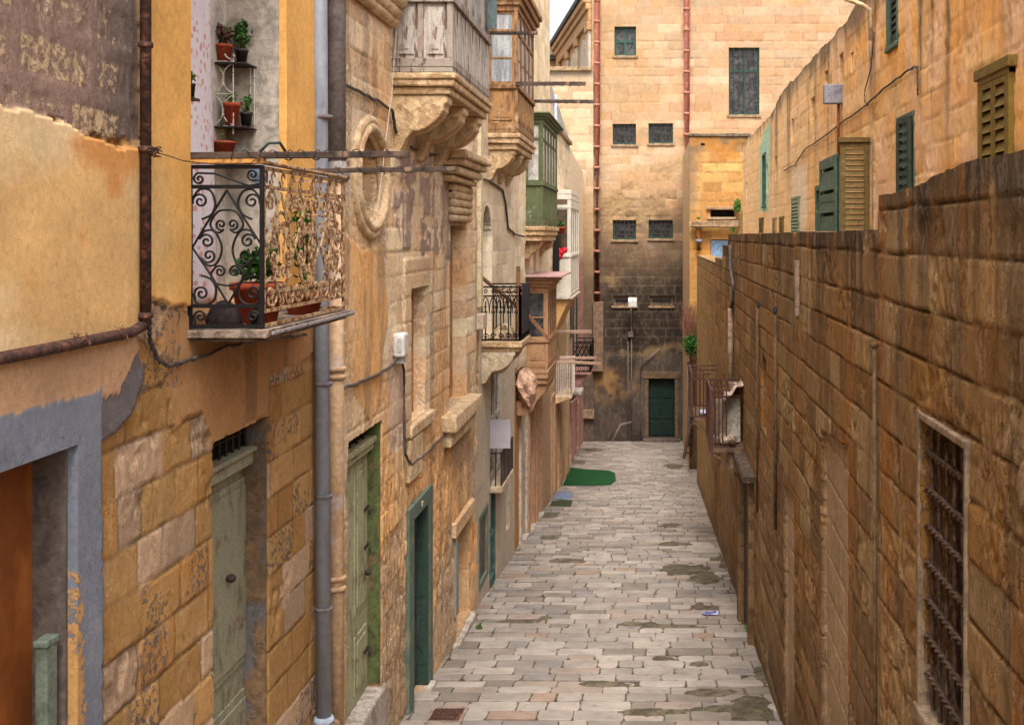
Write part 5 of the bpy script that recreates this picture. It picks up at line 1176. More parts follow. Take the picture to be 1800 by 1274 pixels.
MB().box(-3.10, -3.055, 13.55, 14.6, -2.3, -.6).build('window_infill', infill, hB)
MB().box(-3.18, -3.12, 16.25, 17.85, -2.55, -.42).build('window_infill', infill, hB)
MB().box(-3.18, -3.125, 16.25, 17.85, -.42, .2).build('window_infill', infg, hB)
MB().box(-3.14, -3.09, 16.85, 18.2, -6.0, -4.4).build('door', M('grimy_board', lin(120, 96, 74), lin(88, 72, 58), 4, c3=lin(150, 116, 82), sc3=1.6), hB)
MB().box(-2.95, -2.87, 16.70, 16.9, -5.6, -4.42).build('door_frame', M('grey_blue_trim', lin(128, 136, 132), lin(160, 130, 98), 9, (.48, .6)), hB, bevel=.01)
MB().box(-2.95, -2.85, 16.6, 18.3, -4.42, -4.2).jitter(.01).build('lintel', M('b_stone', S(230, 184, 136), S(210, 160, 110), 5, bump=.6, bd=.01), hB, bevel=.02)
bst = M('b_stone', None)
MB().box(-2.95, -2.82, 16.6, 18.3, -6.3, -6.0).jitter(.01).build('doorstep', sillm, hB, bevel=.03)
carv = M('carved_stone', S(232, 194, 150), S(204, 164, 120), 7, (.42, .62), .9, .8, .012, c3=S(190, 130, 70), sc3=2.2)
def blocky(par, name, mat, x1, y0, y1, z0, z1, seed, a=.012, n=6):
    mb = MB(); 
    mb.box(-2.96, x1, y0, y1, z0, z1); mb.jitter(a, seed); return mb.build(name, mat, par, bevel=.03)
blocky(hB, 'window_sill', carv, -2.70, 15.75, 18.1, -2.72, -2.50, 3); blocky(hB, 'sill_base', carv, -2.78, 15.85, 18.0, -2.95, -2.725, 4)
blocky(hB, 'window_sill', carv, -2.84, 13.5, 14.9, -2.42, -2.26, 6); blocky(hB, 'sill_base', carv, -2.86, 13.5, 14.2, -2.95, -2.425, 6)
pd = MB()
for k, (x_, z0, z1, e_) in enumerate(((-2.52, 1.08, 1.20, .16), (-2.58, .98, 1.078, .10), (-2.64, .86, .978, .05), (-2.72, .76, .858, 0))): pd.box(-2.96, x_, 15.75-e_, 17.75+e_, z0, z1)
pd.jitter(.012, 8).build('pediment', carv, hB, bevel=.035)
pb = MB()
for k in range(5): z = .70-.11*k; pb.tube([(-2.86, 16.15, z), (-2.86, 17.8, z)], .075-.006*k, 10)
pb.build('scroll_bracket', carv, hB, True)
pc = MB()
for z, r, x_ in ((2.36, .06, -2.86), (2.46, .08, -2.84), (2.58, .09, -2.80), (2.74, .10, -2.77)): pc.tube([(x_, y, z) for y in np.linspace(10.35, 12.62, 9)], r, 10)
pc.jitter(.006, 3).build('string_course', carv, hB, True)
for (a_, b_, r, x_, k) in ((.70, .59, .060, -2.91, 0), (.60, .51, .055, -2.885, 1), (.53, .46, .030, -2.93, 2)):
    MB().tube([(x_, 11.72+a_*math.cos(t), .60+b_*math.sin(t)) for t in np.linspace(0, 2*math.pi, 49)[:-1]], r, 10, True, ref=(1, 0, 0)).jitter(.003, k).build('oval_moulding', carv, hB, True)
MB().prism([(11.72+.56*math.cos(t), .60+.5*math.sin(t)) for t in np.linspace(0, 2*math.pi, 41)[:-1]], 'x', -3.22, -3.14).build('oval_niche', M('niche_plaster', lin(196, 170, 140), lin(168, 142, 112), 4), hB)
mw = M('meter_white', lin(218, 214, 208), lin(196, 188, 178), 4, rough=.45)
mt = MB().box(-2.9, -2.765, 12.72, 12.95, -1.36, -1.09).build('meter_box', mw, hB, bevel=.03)
MB().box(-2.85, -2.80, 12.715, 12.722, -1.31, -1.14).box(-2.87, -2.79, 12.78, 12.9, -1.43, -1.36).build('meter_cover', M('meter_grey', lin(180, 178, 176)), mt, bevel=.004)
# ---- first enclosed balcony, peeling grey
peel = M('peeling_grey_paint', lin(158, 146, 134), lin(104, 80, 68), 13, (.50, .60), .85, .6, .004, st=(1, 1, .22), c3=lin(150, 126, 112), sc3=4)
peel2 = M('peeling_white_paint', lin(184, 174, 162), lin(112, 86, 74), 15, (.52, .61), .85, .6, .004, st=(1, 1, .18), c3=lin(160, 140, 128), sc3=5)
balst = M('balcony_stone', S(226, 186, 138), S(194, 150, 104), 5, (.42, .6), .9, .9, .014, c3=S(176, 128, 82), sc3=2)
teal = M('teal_sash', lin(96, 108, 106), lin(74, 86, 86), 8)
glz = M('sky_glass', lin(140, 150, 156), lin(120, 128, 134), 3, rough=.12)
gallarija(hB, 'weathered enclosed balcony with peeling grey white paint', -2.9, .67, 12.72, 15.6, 1.83, 2.68, 4.0, 4.35, (peel, peel2, peel, glz), 2, 5, lower='mixed', lowcut=.10, mid=.5)
louvre_leaf('shutter', (-2.22, 15.4, 2.8), (.5, .1, 0), .12, 2.80, 3.9, teal, hB, 14, (0, -1, 0))
base_mould(hB, -2.9, .67, 12.72, 15.6, 1.825, .24, balst, .04)
corbels(hB, -2.9, .60, 1.585, .66, (12.95, 14.1, 15.3), .34, balst)
# ================================================================ third house
brownw = M('weathered_brown_wood', lin(156, 116, 78), lin(108, 78, 54), 12, (.42, .6), .85, .5, .003, st=(1, 1, .25), c3=lin(180, 146, 110), sc3=3.5)
brownw2 = M('worn_brown_panel', lin(168, 126, 82), lin(126, 92, 62), 12, (.45, .62), .85, .5, .003, st=(1, 1, .25), c3=lin(194, 164, 130), sc3=3)
curtg = M('net_curtain_glass', lin(176, 176, 176), lin(128, 132, 138), 6, (.4, .6), .25, .05, st=(1, 1, .15))
g2 = gallarija(hC, 'weathered brown enclosed balcony with net curtains', -2.95, .53, 20.5, 23.3, 1.86, 2.72, 4.05, 4.5, (brownw, brownw2, brownw, curtg), 1, 4, roofov=.16, trans=.70, mid=.36)
base_mould(hC, -2.95, .53, 20.5, 23.3, 1.855, .30, balst, .05)
corbels(hC, -2.95, .46, 1.56, .55, (20.75, 21.9, 23.0), .34, balst)
grb = M('grey_blue_infill', lin(160, 160, 168), lin(140, 138, 144), 2)
MB().box(-3.17, -3.12, 19.7, 21.05, -1.9, .6).build('arched_door', grb, hC)
# wrought balcony
YC0, YC1, XC = 19.72, 21.1, -2.29
sC = MB().box(-3.0, XC+.04, YC0-.05, YC1+.05, -1.93, -1.83).box(-3.0, XC, YC0, YC1, -2.0, -1.932).jitter(.006).build('balcony_slab', balst, hC, bevel=.015)
cst = M('cream_corbel', S(222, 196, 164), S(196, 166, 132), 5, (.42, .6), .9, .8, .014, c3=S(204, 152, 90), sc3=1.8)
corbels(hC, -2.95, .58, -2.0, .56, (19.9, 20.95), .34, cst); MB().box(-2.96, -2.62, 19.9, 20.9, -2.4, -2.0).build('corbel_fill', cst, hC)
zl2, zh2 = -1.81, -.87
Q1 = lambda u_, v_: (-2.95+(XC+2.95)*u_, YC0, zl2+(zh2-zl2)*v_); Q2 = lambda u_, v_: (XC, YC0+(YC1-YC0)*u_, zl2+(zh2-zl2)*v_); Q3 = lambda u_, v_: (-2.95+(XC+2.95)*u_, YC1, zl2+(zh2-zl2)*v_)
def arch_panel(Pq, n, ref, r=.011):
    mb = MB()
    for z in (.01, .82, .985): mb.obox(Pq(0, z), Pq(1, z), .026, .026)
    for u_ in (0, 1): mb.obox(Pq(u_, 0), Pq(u_, 1), .032, .032, up=ref)
    for i in range(n):
        u0 = i/n; du = 1/n
        mb.tube([Pq(u0+du/2, .01), Pq(u0+du/2, .72)], r, 5, ref=(.3, .9, 0)); mb.lathe(Pq(u0+du/2, .60), [(r, 0), (r*2.2, .02), (r, .04)], 6)
        mb.tube([Pq(u0+du*(.5-.5*math.cos(t)), .50+.30*math.sin(t)) for t in np.linspace(0, math.pi, 11)], r*.8, 5, ref=ref)
        mb.tube([Pq(u0+du*.5+a_*du, b) for a_, b in spiral(0, .06, .05*2.4, .8, 1.3)] if False else [Pq(u0+du*.5+math.cos(t)*du*.36*(1-t/9), .085+math.sin(t)*.055*(1-t/9)) for t in np.linspace(0, 7.5, 22)], r*.8, 5, ref=ref)
        mb.tube([Pq(u0+du*.5+math.cos(t)*du*.25*(1-t/9), .90+math.sin(t)*.05*(1-t/9)) for t in np.linspace(0, 7.5, 18)], r*.8, 5, ref=ref)
        for s_ in (-1, 1): mb.tube([Pq(u0+du*.5, .55), Pq(u0+du*(.5+s_*.2), .50), Pq(u0+du*(.5+s_*.22), .54)], r*.8, 5, ref=ref)
    return mb
arch_panel(Q1, 5, (0, 1, 0)).build('end_railing', blacki, hC); arch_panel(Q2, 9, (1, 0, 0)).build('front_railing', blacki, hC); arch_panel(Q3, 5, (0, 1, 0)).build('end_railing', blacki, hC)
MB().box(XC+.02, XC+.035, YC0+.12, YC1-.02, zl2+.1, zh2+.02).build('railing_sheet', M('dark_sheet', lin(52, 50, 56), lin(40, 38, 42), 6), hC)
rbl = MB().add([(-2.9, 20.1, -1.82), (-2.4, 20.1, -1.82), (-2.4, 20.9, -1.82), (-2.9, 20.9, -1.82), (-2.6, 20.4, -1.55), (-2.75, 20.6, -1.6)], [(0, 1, 4), (1, 2, 4), (2, 5, 4), (2, 3, 5), (3, 0, 5), (0, 4, 5)]).jitter(.03).build('rubble_heap', M('rubble', lin(196, 170, 130), lin(110, 84, 64), 7, bump=.8, bd=.02), None)
tag(rbl, 'heap of pale rubble on the floor of the arched black iron balcony', 'rubble')
rp = MB().obox(PT(910, 622, 20.9), PT(911, 468, 20.9), .075, .06, up=(0, 1, 0)).obox(PT(846, 487, 19.6), PT(905, 535, 20.8), .05, .05).obox(PT(925, 550, 20.9), PT(966, 598, 20.9), .06, .06).build('timber_prop', M('prop_wood', lin(134, 92, 62), lin(104, 70, 48), 10), None, bevel=.006)
tag(rp, 'brown timber prop standing against the arched black iron balcony', 'timber')
mb2 = MB().box(-2.95, -2.81, 18.95, 19.4, -1.56, -1.31).build('meter_box', M('cream_box', lin(206, 188, 164), lin(186, 164, 138), 5, rough=.5), hC, bevel=.015)
fwhite = M('old_white_frame', lin(196, 184, 172), lin(164, 150, 136), 9)
wn_ = MB()
for y in (20.85, 21.5, 22.2): wn_.box(-3.04, -2.97, y, y+.1, -4.5, -2.5)
for z in (-4.5, -3.45, -2.58): wn_.box(-3.035, -2.975, 20.95, 22.2, z, z+.08)
ow = wn_.build('window', fwhite, hC, bevel=.006); MB().box(-3.03, -3.02, 20.9, 22.25, -4.5, -2.5).build('pane', glassd, ow)
MB().box(-3.0, -2.72, 20.7, 22.4, -4.68, -4.56).jitter(.008).build('window_sill', cst, hC, bevel=.02)
sr = MB()
for i in range(9): sr.tube([(-2.74, 20.75+i*.2, -4.56), (-2.74, 20.75+i*.2, -3.95)], .012, 5)
for i in range(3): sr.tube([(-2.95+i*.1, 20.75, -4.56), (-2.95+i*.1, 20.75, -3.95)], .012, 5)
sr.obox((-2.74, 20.72, -3.95), (-2.74, 22.38, -3.95), .03, .02).obox((-2.95, 20.72, -3.95), (-2.74, 20.72, -3.95), .03, .02).build('window_railing', iron, hC)
sg = MB().box(-2.95, -2.575, 20.70, 20.725, -3.86, -3.34); so = thing('sign_plate', 'blank pale grey rectangular sign projecting over the window with small railing', 'sign', (-2.76, 20.7, -3.86))
sg.build('plate', M('sign_grey', lin(186, 180, 188), lin(178, 172, 178), 2, var=.06, rough=.5), so, bevel=.004); MB().tube([(-2.98, 20.74, -3.38), (-2.6, 20.74, -3.38)], .012, 6).build('bracket', iron, so)
gw = MB().box(-3.0, -2.935, 19.36, 19.46, -6.05, -4.78).box(-3.0, -2.935, 20.34, 20.44, -6.05, -4.78).box(-3.0, -2.936, 19.46, 20.34, -4.88, -4.78).box(-3.0, -2.936, 19.46, 20.34, -6.05, -5.97).build('window', gframe, hC, bevel=.006)
MB().box(-3.0, -2.985, 19.4, 20.4, -6.05, -4.78).build('pane', M('mesh_screen', lin(104, 90, 80), lin(86, 74, 66), 4), gw)
seag = M('sea_green_door', lin(74, 108, 96), lin(54, 84, 76), 8)
gd = MB().box(-3.04, -2.96, 20.65, 20.75, -6.55, -4.62).box(-3.04, -2.96, 21.42, 21.54, -6.55, -4.62).box(-3.04, -2.962, 20.75, 21.42, -4.72, -4.62).box(-3.04, -2.962, 20.75, 21.42, -5.6, -5.5).box(-3.04, -2.962, 20.75, 21.42, -6.5, -6.3).build('door', seag, hC, bevel=.006)
MB().box(-3.03, -3.0, 20.7, 21.5, -6.5, -4.65).build('pane', glassd, gd)
MB().box(-3.1, -3.06, 22.95, 23.65, -6.05, -4.95).build('window_back', black, hC)
MB().box(-2.95, -2.88, 19.17, 19.42, -1.2, 3.6).build('pilaster', M('cream_strip', S(226, 200, 160), S(200, 170, 130), 6), hC, bevel=.01)
# ================================================================ fourth house
tanw = M('tan_painted_wood', lin(172, 132, 98), lin(148, 110, 80), 7, (.48, .66), .65, .25, c3=lin(172, 122, 84), sc3=2)
tan2 = M('tan_panel', lin(180, 140, 104), lin(156, 116, 86), 7, (.48, .66), .65, .25)
pinkr = M('pink_roof', lin(168, 128, 124), lin(188, 150, 146), 8)
gallarija(hD, 'tan painted enclosed balcony under a pink roof sheet', -2.98, .50, 27.1, 29.5, -3.18, -2.46, -1.32, -.98, (tanw, tan2, tanw, glassd), 1, 4, roofov=.20, mid=.45)
MB().box(-3.0, -2.12, 26.75, 29.85, -.975, -.93).build('roof_sheet', pinkr, hD, bevel=.01)
base_mould(hD, -2.98, .50, 27.1, 29.5, -3.185, .35, tanw, .02)
MB().prism([(-3.0, -3.54), (-2.5, -3.54), (-2.56, -3.75), (-2.75, -3.95), (-2.86, -4.2), (-3.0, -4.3)], 'y', 27.2, 29.4).build('corbel', tanw, hD, bevel=.03)
greenw = M('moss_green_wood', lin(92, 98, 68), lin(74, 80, 56), 9, (.48, .66), .75, .35, c3=lin(140, 140, 108), sc3=3)
green2 = M('moss_green_panel', lin(98, 106, 72), lin(80, 86, 60), 9, (.48, .66), .75, .35, st=(1, 1, .3), c3=lin(180, 186, 166), sc3=1.6, thr3=(.58, .7))
gallarija(hD, 'moss green enclosed balcony with pale sashes', -2.98, .40, 26.9, 30.9, .24, 1.26, 2.66, 2.92, (greenw, green2, greenw, M('pale_pane', lin(190, 186, 180), lin(150, 144, 138), 3, rough=.3)), 1, 5, roofov=.18, trans=.72, lower='boards')
base_mould(hD, -2.98, .40, 26.9, 30.9, .235, .36, balst, .06)
corbels(hD, -2.98, .34, -.13, .42, (27.3, 30.4), .4, balst)
dframe = M('brown_surround', lin(176, 134, 104), lin(156, 116, 88), 5, (.45, .65), .8, .3, c3=lin(186, 140, 104), sc3=1.5)
for (y0, y1, z0, z1), c_, kn in (((25.75, 26.75, -7.0, -3.75), M('sage_door', lin(140, 138, 112), lin(112, 108, 88), 8), None), ((27.5, 28.5, -7.2, -3.9), M('cinnamon_door', lin(136, 94, 68), lin(110, 76, 56), 6), 1), ((29.4, 30.5, -7.4, -3.9), M('cinnamon_door', None), 1)):
    MB().box(-3.0, -2.93, y0-.22, y0, z0, z1+.2).box(-3.0, -2.93, y1, y1+.22, z0, z1+.2).box(-3.0, -2.928, y0, y1, z1, z1+.2).build('door_frame', dframe if kn else fwhite, hD, bevel=.015)
    q = doorleaf(hD, -3.18, y0, y1, z0, z1-.7, c_, (.35, .65), 2); MB().box(-3.22, -3.18, y0, y1, z1-.7, z1).build('transom', glassd, hD)
    MB().box(-3.2, -2.90, y0-.1, y1+.1, z0-.6, z0+.01).build('doorstep', sillm, hD, bevel=.02)
MB().box(-3.24, -3.2, 26.5, 29.5, -1.3, .15).build('window_back', black, hD)
aw = thing('awning', 'crumpled pinkish rolled canopy over the pale sage door', 'awning', (-2.8, 25.2, -3.7))
V_ = []; n1_, n2_ = 14, 20
for j in range(n1_+1):
    for i in range(n2_):
        th, ph = math.pi*j/n1_, 2*math.pi*i/n2_; k = 1+.13*math.sin(3*ph+2*th)+.10*math.sin(5*ph-4*th)+.06*math.sin(9*th+2*ph)
        V_.append((-2.76+.21*k*math.sin(th)*math.cos(ph)-.05*math.cos(th), 25.15+.42*k*math.sin(th)*math.sin(ph), -3.35+.40*math.cos(th)*(1+.08*math.sin(4*ph))+.06*math.sin(th)*math.cos(ph*2)))
MB().add(V_, [(j*n2_+i, j*n2_+(i+1) % n2_, (j+1)*n2_+(i+1) % n2_, (j+1)*n2_+i) for j in range(n1_) for i in range(n2_)]).build('canopy_sheet', M('torn_sheet', lin(206, 168, 142), lin(160, 120, 96), 9, (.45, .6), rough=.95, bump=.5, bd=.02), aw)
MB().obox((-2.95, 24.7, -3.0), (-2.95, 25.9, -3.0), .05, .05).build('canopy_bar', iron, aw)
MB().box(-2.98, -2.72, 25.0, 25.7, -3.95, -3.62).build('canopy_box', dframe, aw, bevel=.02)
# ================================================================ fifth and sixth houses
alu = M('white_aluminium', lin(216, 206, 190), lin(200, 190, 174), 4, rough=.45, var=.08, bump=.05)
gallarija(hE, 'white aluminium enclosed balcony', -3.0, .50, 35.0, 38.8, -1.88, -.58, .86, 1.42, (alu, alu, alu, M('smoked_pane', lin(92, 76, 64), lin(70, 58, 50), 3, rough=.2)), 1, 4, roofov=.03, lower='boards', lowcut=.05)
MB().box(-2.93, -2.60, 34.985, 35.0, .97, 1.36).build('shade_panel', M('brown_panel', lin(116, 92, 74), lin(98, 76, 62), 4), hE)
MB().prism([(-3.0, -1.95), (-2.48, -1.95), (-2.50, -2.02), (-2.66, -2.2), (-2.86, -2.62), (-3.0, -3.0)], 'y', 35.1, 38.7).build('corbel', M('ochre_corbel', S(222, 164, 92), S(200, 144, 84), 5), hE, bevel=.03)
MB().box(-3.0, -2.44, 34.95, 38.85, -1.95, -1.885).build('moulding', sillm, hE, bevel=.015)
MB().tube([(-2.93, 34.6, -1.5), (-2.93, 34.6, 4.3)], .05, 8).build('drain_pipe', M('pale_blue_pipe', lin(176, 184, 196), lin(150, 156, 168), 5), hE, True)
MB().box(-3.02, -2.9, 33.4, 41.5, 3.3, 3.42).build('string_course', trim, hE)
# white railing balcony
sE = MB().prism([(-3.0, -5.22), (-2.5, -5.05), (-2.48, -4.98), (-3.0, -4.98)], 'y', 35.3, 37.0).build('balcony_slab', balst, hE, bevel=.02)
wr = MB(); wi = M('white_iron', lin(212, 200, 188), lin(160, 130, 108), 20, (.5, .64))
for i in range(9): x = -2.97+.46*i/8; wr.tube([(x, 35.4, -4.98), (x, 35.4, -3.9)], .016, 5); wr.tube([(x, 36.9, -4.98), (x, 36.9, -3.9)], .016, 5)
for i in range(11): y = 35.4+1.5*i/10; wr.tube([(-2.51, y, -4.98), (-2.51, y, -3.9)], .016, 5)
for z in (-4.95, -3.9): wr.obox((-3, 35.4, z), (-2.5, 35.4, z), .04, .04).obox((-2.51, 35.4, z), (-2.51, 36.9, z), .04, .04).obox((-3, 36.9, z), (-2.5, 36.9, z), .04, .04)
wr.build('balcony_railing', wi, hE)
for (y0, y1, z0, z1), c_ in (((33.9, 34.7, -7.8, -4.9), fwhite), ((36.4, 37.5, -8.1, -5.2), M('ochre_door', lin(150, 106, 66), lin(120, 84, 54), 6)), ((39.2, 40.2, -8.35, -5.4), fwhite)):
    doorleaf(hE, -3.12, y0, y1, z0, z1, c_, (.4, .6), 1); MB().box(-3.02, -2.95, y0-.14, y0, z0, z1+.14).box(-3.02, -2.95, y1, y1+.14, z0, z1+.14).box(-3.02, -2.948, y0, y1, z1, z1+.14).build('door_frame', dframe, hE, bevel=.01)
MB().box(-3.26, -3.22, 35.4, 41.0, -4.7, -1.9).build('window_back', black, hE)
potted('terracotta pot hanging beside the white enclosed balcony', -2.76, 34.55, (CY-411)/F*34.55, .13, .20, terra, leaf_d, .14, .18, 60, .09, 61)
pb_ = MB().obox((-3.02, 34.55, (CY-416)/F*34.55), (-2.62, 34.55, (CY-416)/F*34.55), .05, .03).build('bracket', iron, hE)
cl = MB(); rr = random.Random(8)
for k in range(7):
    q = PT(985+rr.uniform(-5, 7), 444+rr.uniform(-7, 8), 34.4); cl.lathe(q, [(.02, -.09), (.09, -.05), (.10, .03), (.04, .09)], 8)
cl.jitter(.02).build('cloth', M('red_cloth', lin(196, 32, 44), lin(150, 22, 34), 9), None, True); tag(bpy.data.objects['cloth'], 'bright red cloth hanging beside the white enclosed balcony', 'laundry')
db = MB().box(-2.98, -2.80, 34.2, 34.45, (CY-478)/F*34.3, (CY-400)/F*34.3).build('shutter', blacki, hE)
# pink house: black lattice balcony, shutters
YF0, YF1, XF = 44.7, 46.9, -2.42
MB().box(-3.15, XF+.03, YF0-.05, YF1+.05, -5.45, -5.36).build('balcony_slab', M('pink_stone', lin(158, 116, 106), lin(134, 96, 88), 5), hF, bevel=.02)
MB().prism([(-3.15, -5.46), (-2.55, -5.46), (-2.75, -5.75), (-3.0, -6.1), (-3.15, -6.2)], 'y', YF0+.1, YF1-.1).build('corbel', M('pink_stone', None), hF, bevel=.03)
lb = MB(); T1 = lambda u_, v_: (-3.12+(XF+3.12)*u_, YF0, -5.33+1.15*v_); T2 = lambda u_, v_: (XF, YF0+(YF1-YF0)*u_, -5.33+1.15*v_); T3 = lambda u_, v_: (-3.12+(XF+3.12)*u_, YF1, -5.33+1.15*v_)
for T, n in ((T1, 4), (T2, 9), (T3, 4)):
    for z in (.02, .2, .85, .98): lb.obox(T(0, z), T(1, z), .04, .04)
    for u_ in (0, 1): lb.obox(T(u_, 0), T(u_, 1), .045, .045, up=(.3, .9, 0))
    for i in range(n):
        for k in range(2): z0_, z1_ = .2+.325*k, .525+.325*k; lb.obox(T(i/n, z0_), T((i+1)/n, z1_), .022, .022, up=(.3, .9, 0)); lb.obox(T((i+1)/n, z0_), T(i/n, z1_), .022, .022, up=(.3, .9, 0))
        lb.tube([T((i+.5)/n+.28/n*math.cos(t), .11+.07*math.sin(t)) for t in np.linspace(0, 6.28, 11)[:-1]], .012, 4, True, ref=(.3, .9, 0))
lb.build('balcony_railing', blacki, hF)
MB().box(-3.3, -3.26, 44.8, 46.3, -5.0, -2.2).build('window_back', black, hF)
for y, z0, z1 in ((43.2, -3.9, -2.4), (44.6, -4.9, -2.2), (46.4, -4.9, -2.1)): louvre_leaf('shutter', (-3.11, y, z0), (.02, 1, 0), .5, z0, z1, dkgreen, hF, 10, (1, 0, 0))
for (y0, y1, z0, z1) in ((43.0, 44.0, -8.7, -6.0), (47.5, 48.7, -9.0, -6.3)): doorleaf(hF, -3.28, y0, y1, z0, z1, M('pink_door', lin(168, 104, 92), lin(140, 84, 76), 6), (.4, .6), 1)
pf = MB().box(-3.12, -2.62, 42.6, 43.8, -5.95, -5.82).obox((-3.12, 42.7, -6.3), (-2.66, 42.7, -5.95), .04, .04).build('canopy_shelf', M('grey_shelf', lin(170, 158, 150), lin(130, 116, 108), 8), hF, bevel=.015)
wl = thing('wall_lantern', 'small dark lantern under the white railing balcony', 'lantern', (-2.75, 38.6, -5.4))
MB().lathe((-2.72, 38.6, -5.4), [(.02, -.16), (.06, -.12), (.09, .06), (.03, .14)], 8).build('lantern_cage', iron, wl, True); MB().tube([(-3.0, 38.6, -5.2), (-2.72, 38.6, -5.2), (-2.72, 38.6, -5.27)], .016, 5).build('arm', iron, wl)
# ================================================================ on the paving
def flat_shape(name, pts, mat, label, cat, th=.012, seed=1, bulge=0.0, inner=None):
    P = [gpt(*p) for p in pts]; n = len(P); cx = sum(p[0] for p in P)/n; cy = sum(p[1] for p in P)/n
    mb = MB(); rr = random.Random(seed); rings = (1.0, .97, .75, .5, .25); vs = []
    for k, s_ in enumerate(rings):
        for x, y in P: vs.append((cx+(x-cx)*s_, cy+(y-cy)*s_, float(gz(cy+(y-cy)*s_))+(.004 if k == 0 else th+bulge*(1-s_)+rr.uniform(0, .006))))
    vs.append((cx, cy, float(gz(cy))+th+bulge)); fs = []
    for k in range(len(rings)-1):
        for i in range(n): fs.append((k*n+i, k*n+(i+1) % n, (k+1)*n+(i+1) % n, (k+1)*n+i))
    fs += [((len(rings)-1)*n+i, (len(rings)-1)*n+(i+1) % n, len(vs)-1) for i in range(n)]
    o = mb.add(vs, fs).build(name, mat, None, True); return tag(o, label, cat)
def dense(pts, k=5): return [(a[0]+(b[0]-a[0])*t/k, a[1]+(b[1]-a[1])*t/k) for a, b in zip(pts, pts[1:]+pts[:1]) for t in range(k)]
grassm = M('artificial_grass', lin(18, 74, 32), lin(12, 58, 24), 60, (.4, .6), .95, .8, .006, c3=lin(22, 84, 36), sc3=2)
flat_shape('grass_mat', dense([(1002, 822), (1030, 825), (1070, 827), (1081, 831), (1083, 845), (1074, 852), (1040, 854), (990, 853)]), grassm, 'bright green artificial grass mat laid on the paving by the doors', 'mat', .02)
flat_shape('doormat', dense([(972, 877), (1007, 879), (1003, 891), (966, 889)]), M('moss_mat', lin(58, 66, 42), lin(44, 50, 34), 30), 'dark moss green doormat below the blue grey cloth', 'mat', .012)
flat_shape('doormat', dense([(957, 902), (985, 900), (979, 909), (953, 911)]), M('worn_mat', lin(92, 70, 66), lin(84, 104, 84), 9, (.5, .58)), 'small worn reddish grey doormat nearest the camera', 'mat', .012)
flat_shape('folded_cloth', dense([(977, 869), (985, 865), (1000, 865), (1006, 870), (1004, 877), (990, 878), (972, 876)]), M('blue_grey_cloth', lin(110, 120, 140), lin(92, 100, 120), 9), 'crumpled blue grey cloth on the paving behind the moss green doormat', 'cloth', .03, 4, .06)
flat_shape('doormat', dense([(1006, 808), (1030, 809), (1028, 816), (1004, 815)]), M('grey_mat', lin(110, 96, 88), lin(90, 80, 74), 9), 'flat grey doormat just beyond the green grass mat', 'mat', .012)
x0, yq = gpt(752, 1268); x1, _ = gpt(806, 1268); _, y1q = gpt(780, 1246); gzv = lambda y: float(gz(y))
gr = thing('drain_grate', 'rusty slotted drain grate in the paving near the green framed door', 'drain grate', ((x0+x1)/2, yq, gzv(yq)))
fm = MB()
for a_, b_, c_, e_ in ((x0-.04, x1+.04, yq-.05, yq), (x0-.04, x1+.04, y1q, y1q+.05), (x0-.04, x0, yq, y1q), (x1, x1+.04, yq, y1q)): fm.add([(a_, c_, gzv(c_)+.016), (b_, c_, gzv(c_)+.016), (b_, e_, gzv(e_)+.016), (a_, e_, gzv(e_)+.016), (a_, c_, gzv(c_)-.05), (b_, c_, gzv(c_)-.05), (b_, e_, gzv(e_)-.05), (a_, e_, gzv(e_)-.05)], [(0, 1, 2, 3), (0, 4, 5, 1), (1, 5, 6, 2), (2, 6, 7, 3), (3, 7, 4, 0)])
fm.build('frame', M('grate_rim', lin(150, 132, 118), lin(120, 100, 88), 9), gr)
bm_ = MB(); n = 7
for i in range(n): y = yq+(y1q-yq)*(i+.5)/n; bm_.box(x0, x1, y-.018, y+.018, gzv(y)-.012, gzv(y)+.014)
bm_.build('bars', rustm, gr); MB().add([(x0, yq, gzv(yq)+.008), (x1, yq, gzv(yq)+.008), (x1, y1q, gzv(y1q)+.008), (x0, y1q, gzv(y1q)+.008)], [(0, 1, 2, 3)]).build('pit', black, gr)
x, y = gpt(1250, 1080)
MB().box(x-.14, x+.12, y-.06, y+.05, gzv(y)+.004, gzv(y)+.035).jitter(.018, 5).build('packet', M('blue_packet', lin(52, 66, 150), lin(190, 190, 210), 16, (.5, .55), .5, c3=lin(150, 60, 80), sc3=20), None); tag(bpy.data.objects['packet'], 'crumpled blue crisp packet dropped on the paving', 'litter')
def weed(label, p, rad, n, size, seed, mat=leaf_l):
    t = thing('weed', label, 'weed', (p[0], p[1], p[2]-rad[2]*.6)); s = MB(); rr = random.Random(seed)
    for k in range(5): s.tube([(p[0], p[1], p[2]-rad[2]), (p[0]+rr.uniform(-1, 1)*rad[0]*.7, p[1]+rr.uniform(-1, 1)*rad[1]*.7, p[2]+rad[2]*rr.uniform(0, .7))], .006, 4)
    s.build('stem', stem_m, t); leaves(MB(), p, rad, n, size, seed).build('foliage', mat, t); return t
for lb, px, py in (('tiny green weed at the foot of the pale stone house wall', 842, 1106), ('tiny weed at the foot of the right wall near the blue packet', 1313, 1108), ('small weed sprouting lower along the right wall foot', 1300, 1050)):
    x, y = gpt(px, py); weed(lb, (x, y, gzv(y)+.05), (.06, .09, .06), 60, .035, px)
weed('leafy caper plant growing beside the slot opening of the ochre block', (3.12, 41.7, (CY-362)/F*41.8), (.18, .15, .30), 260, .09, 71)
weed('low weed on the ledge of the ochre block', (2.95, 41.6, (CY-403)/F*41.7), (.14, .1, .12), 80, .07, 72)
weed('small tuft at the left end of the ochre block ledge', (1.72, 41.6, (CY-384)/F*41.7), (.10, .08, .06), 50, .06, 73)
bushp = PT(1214, 606, 41.0)
weed('round green bush hanging on the dark wall beyond the right wall end', bushp, (.33, .4, .48), 900, .10, 74, leaf_d)
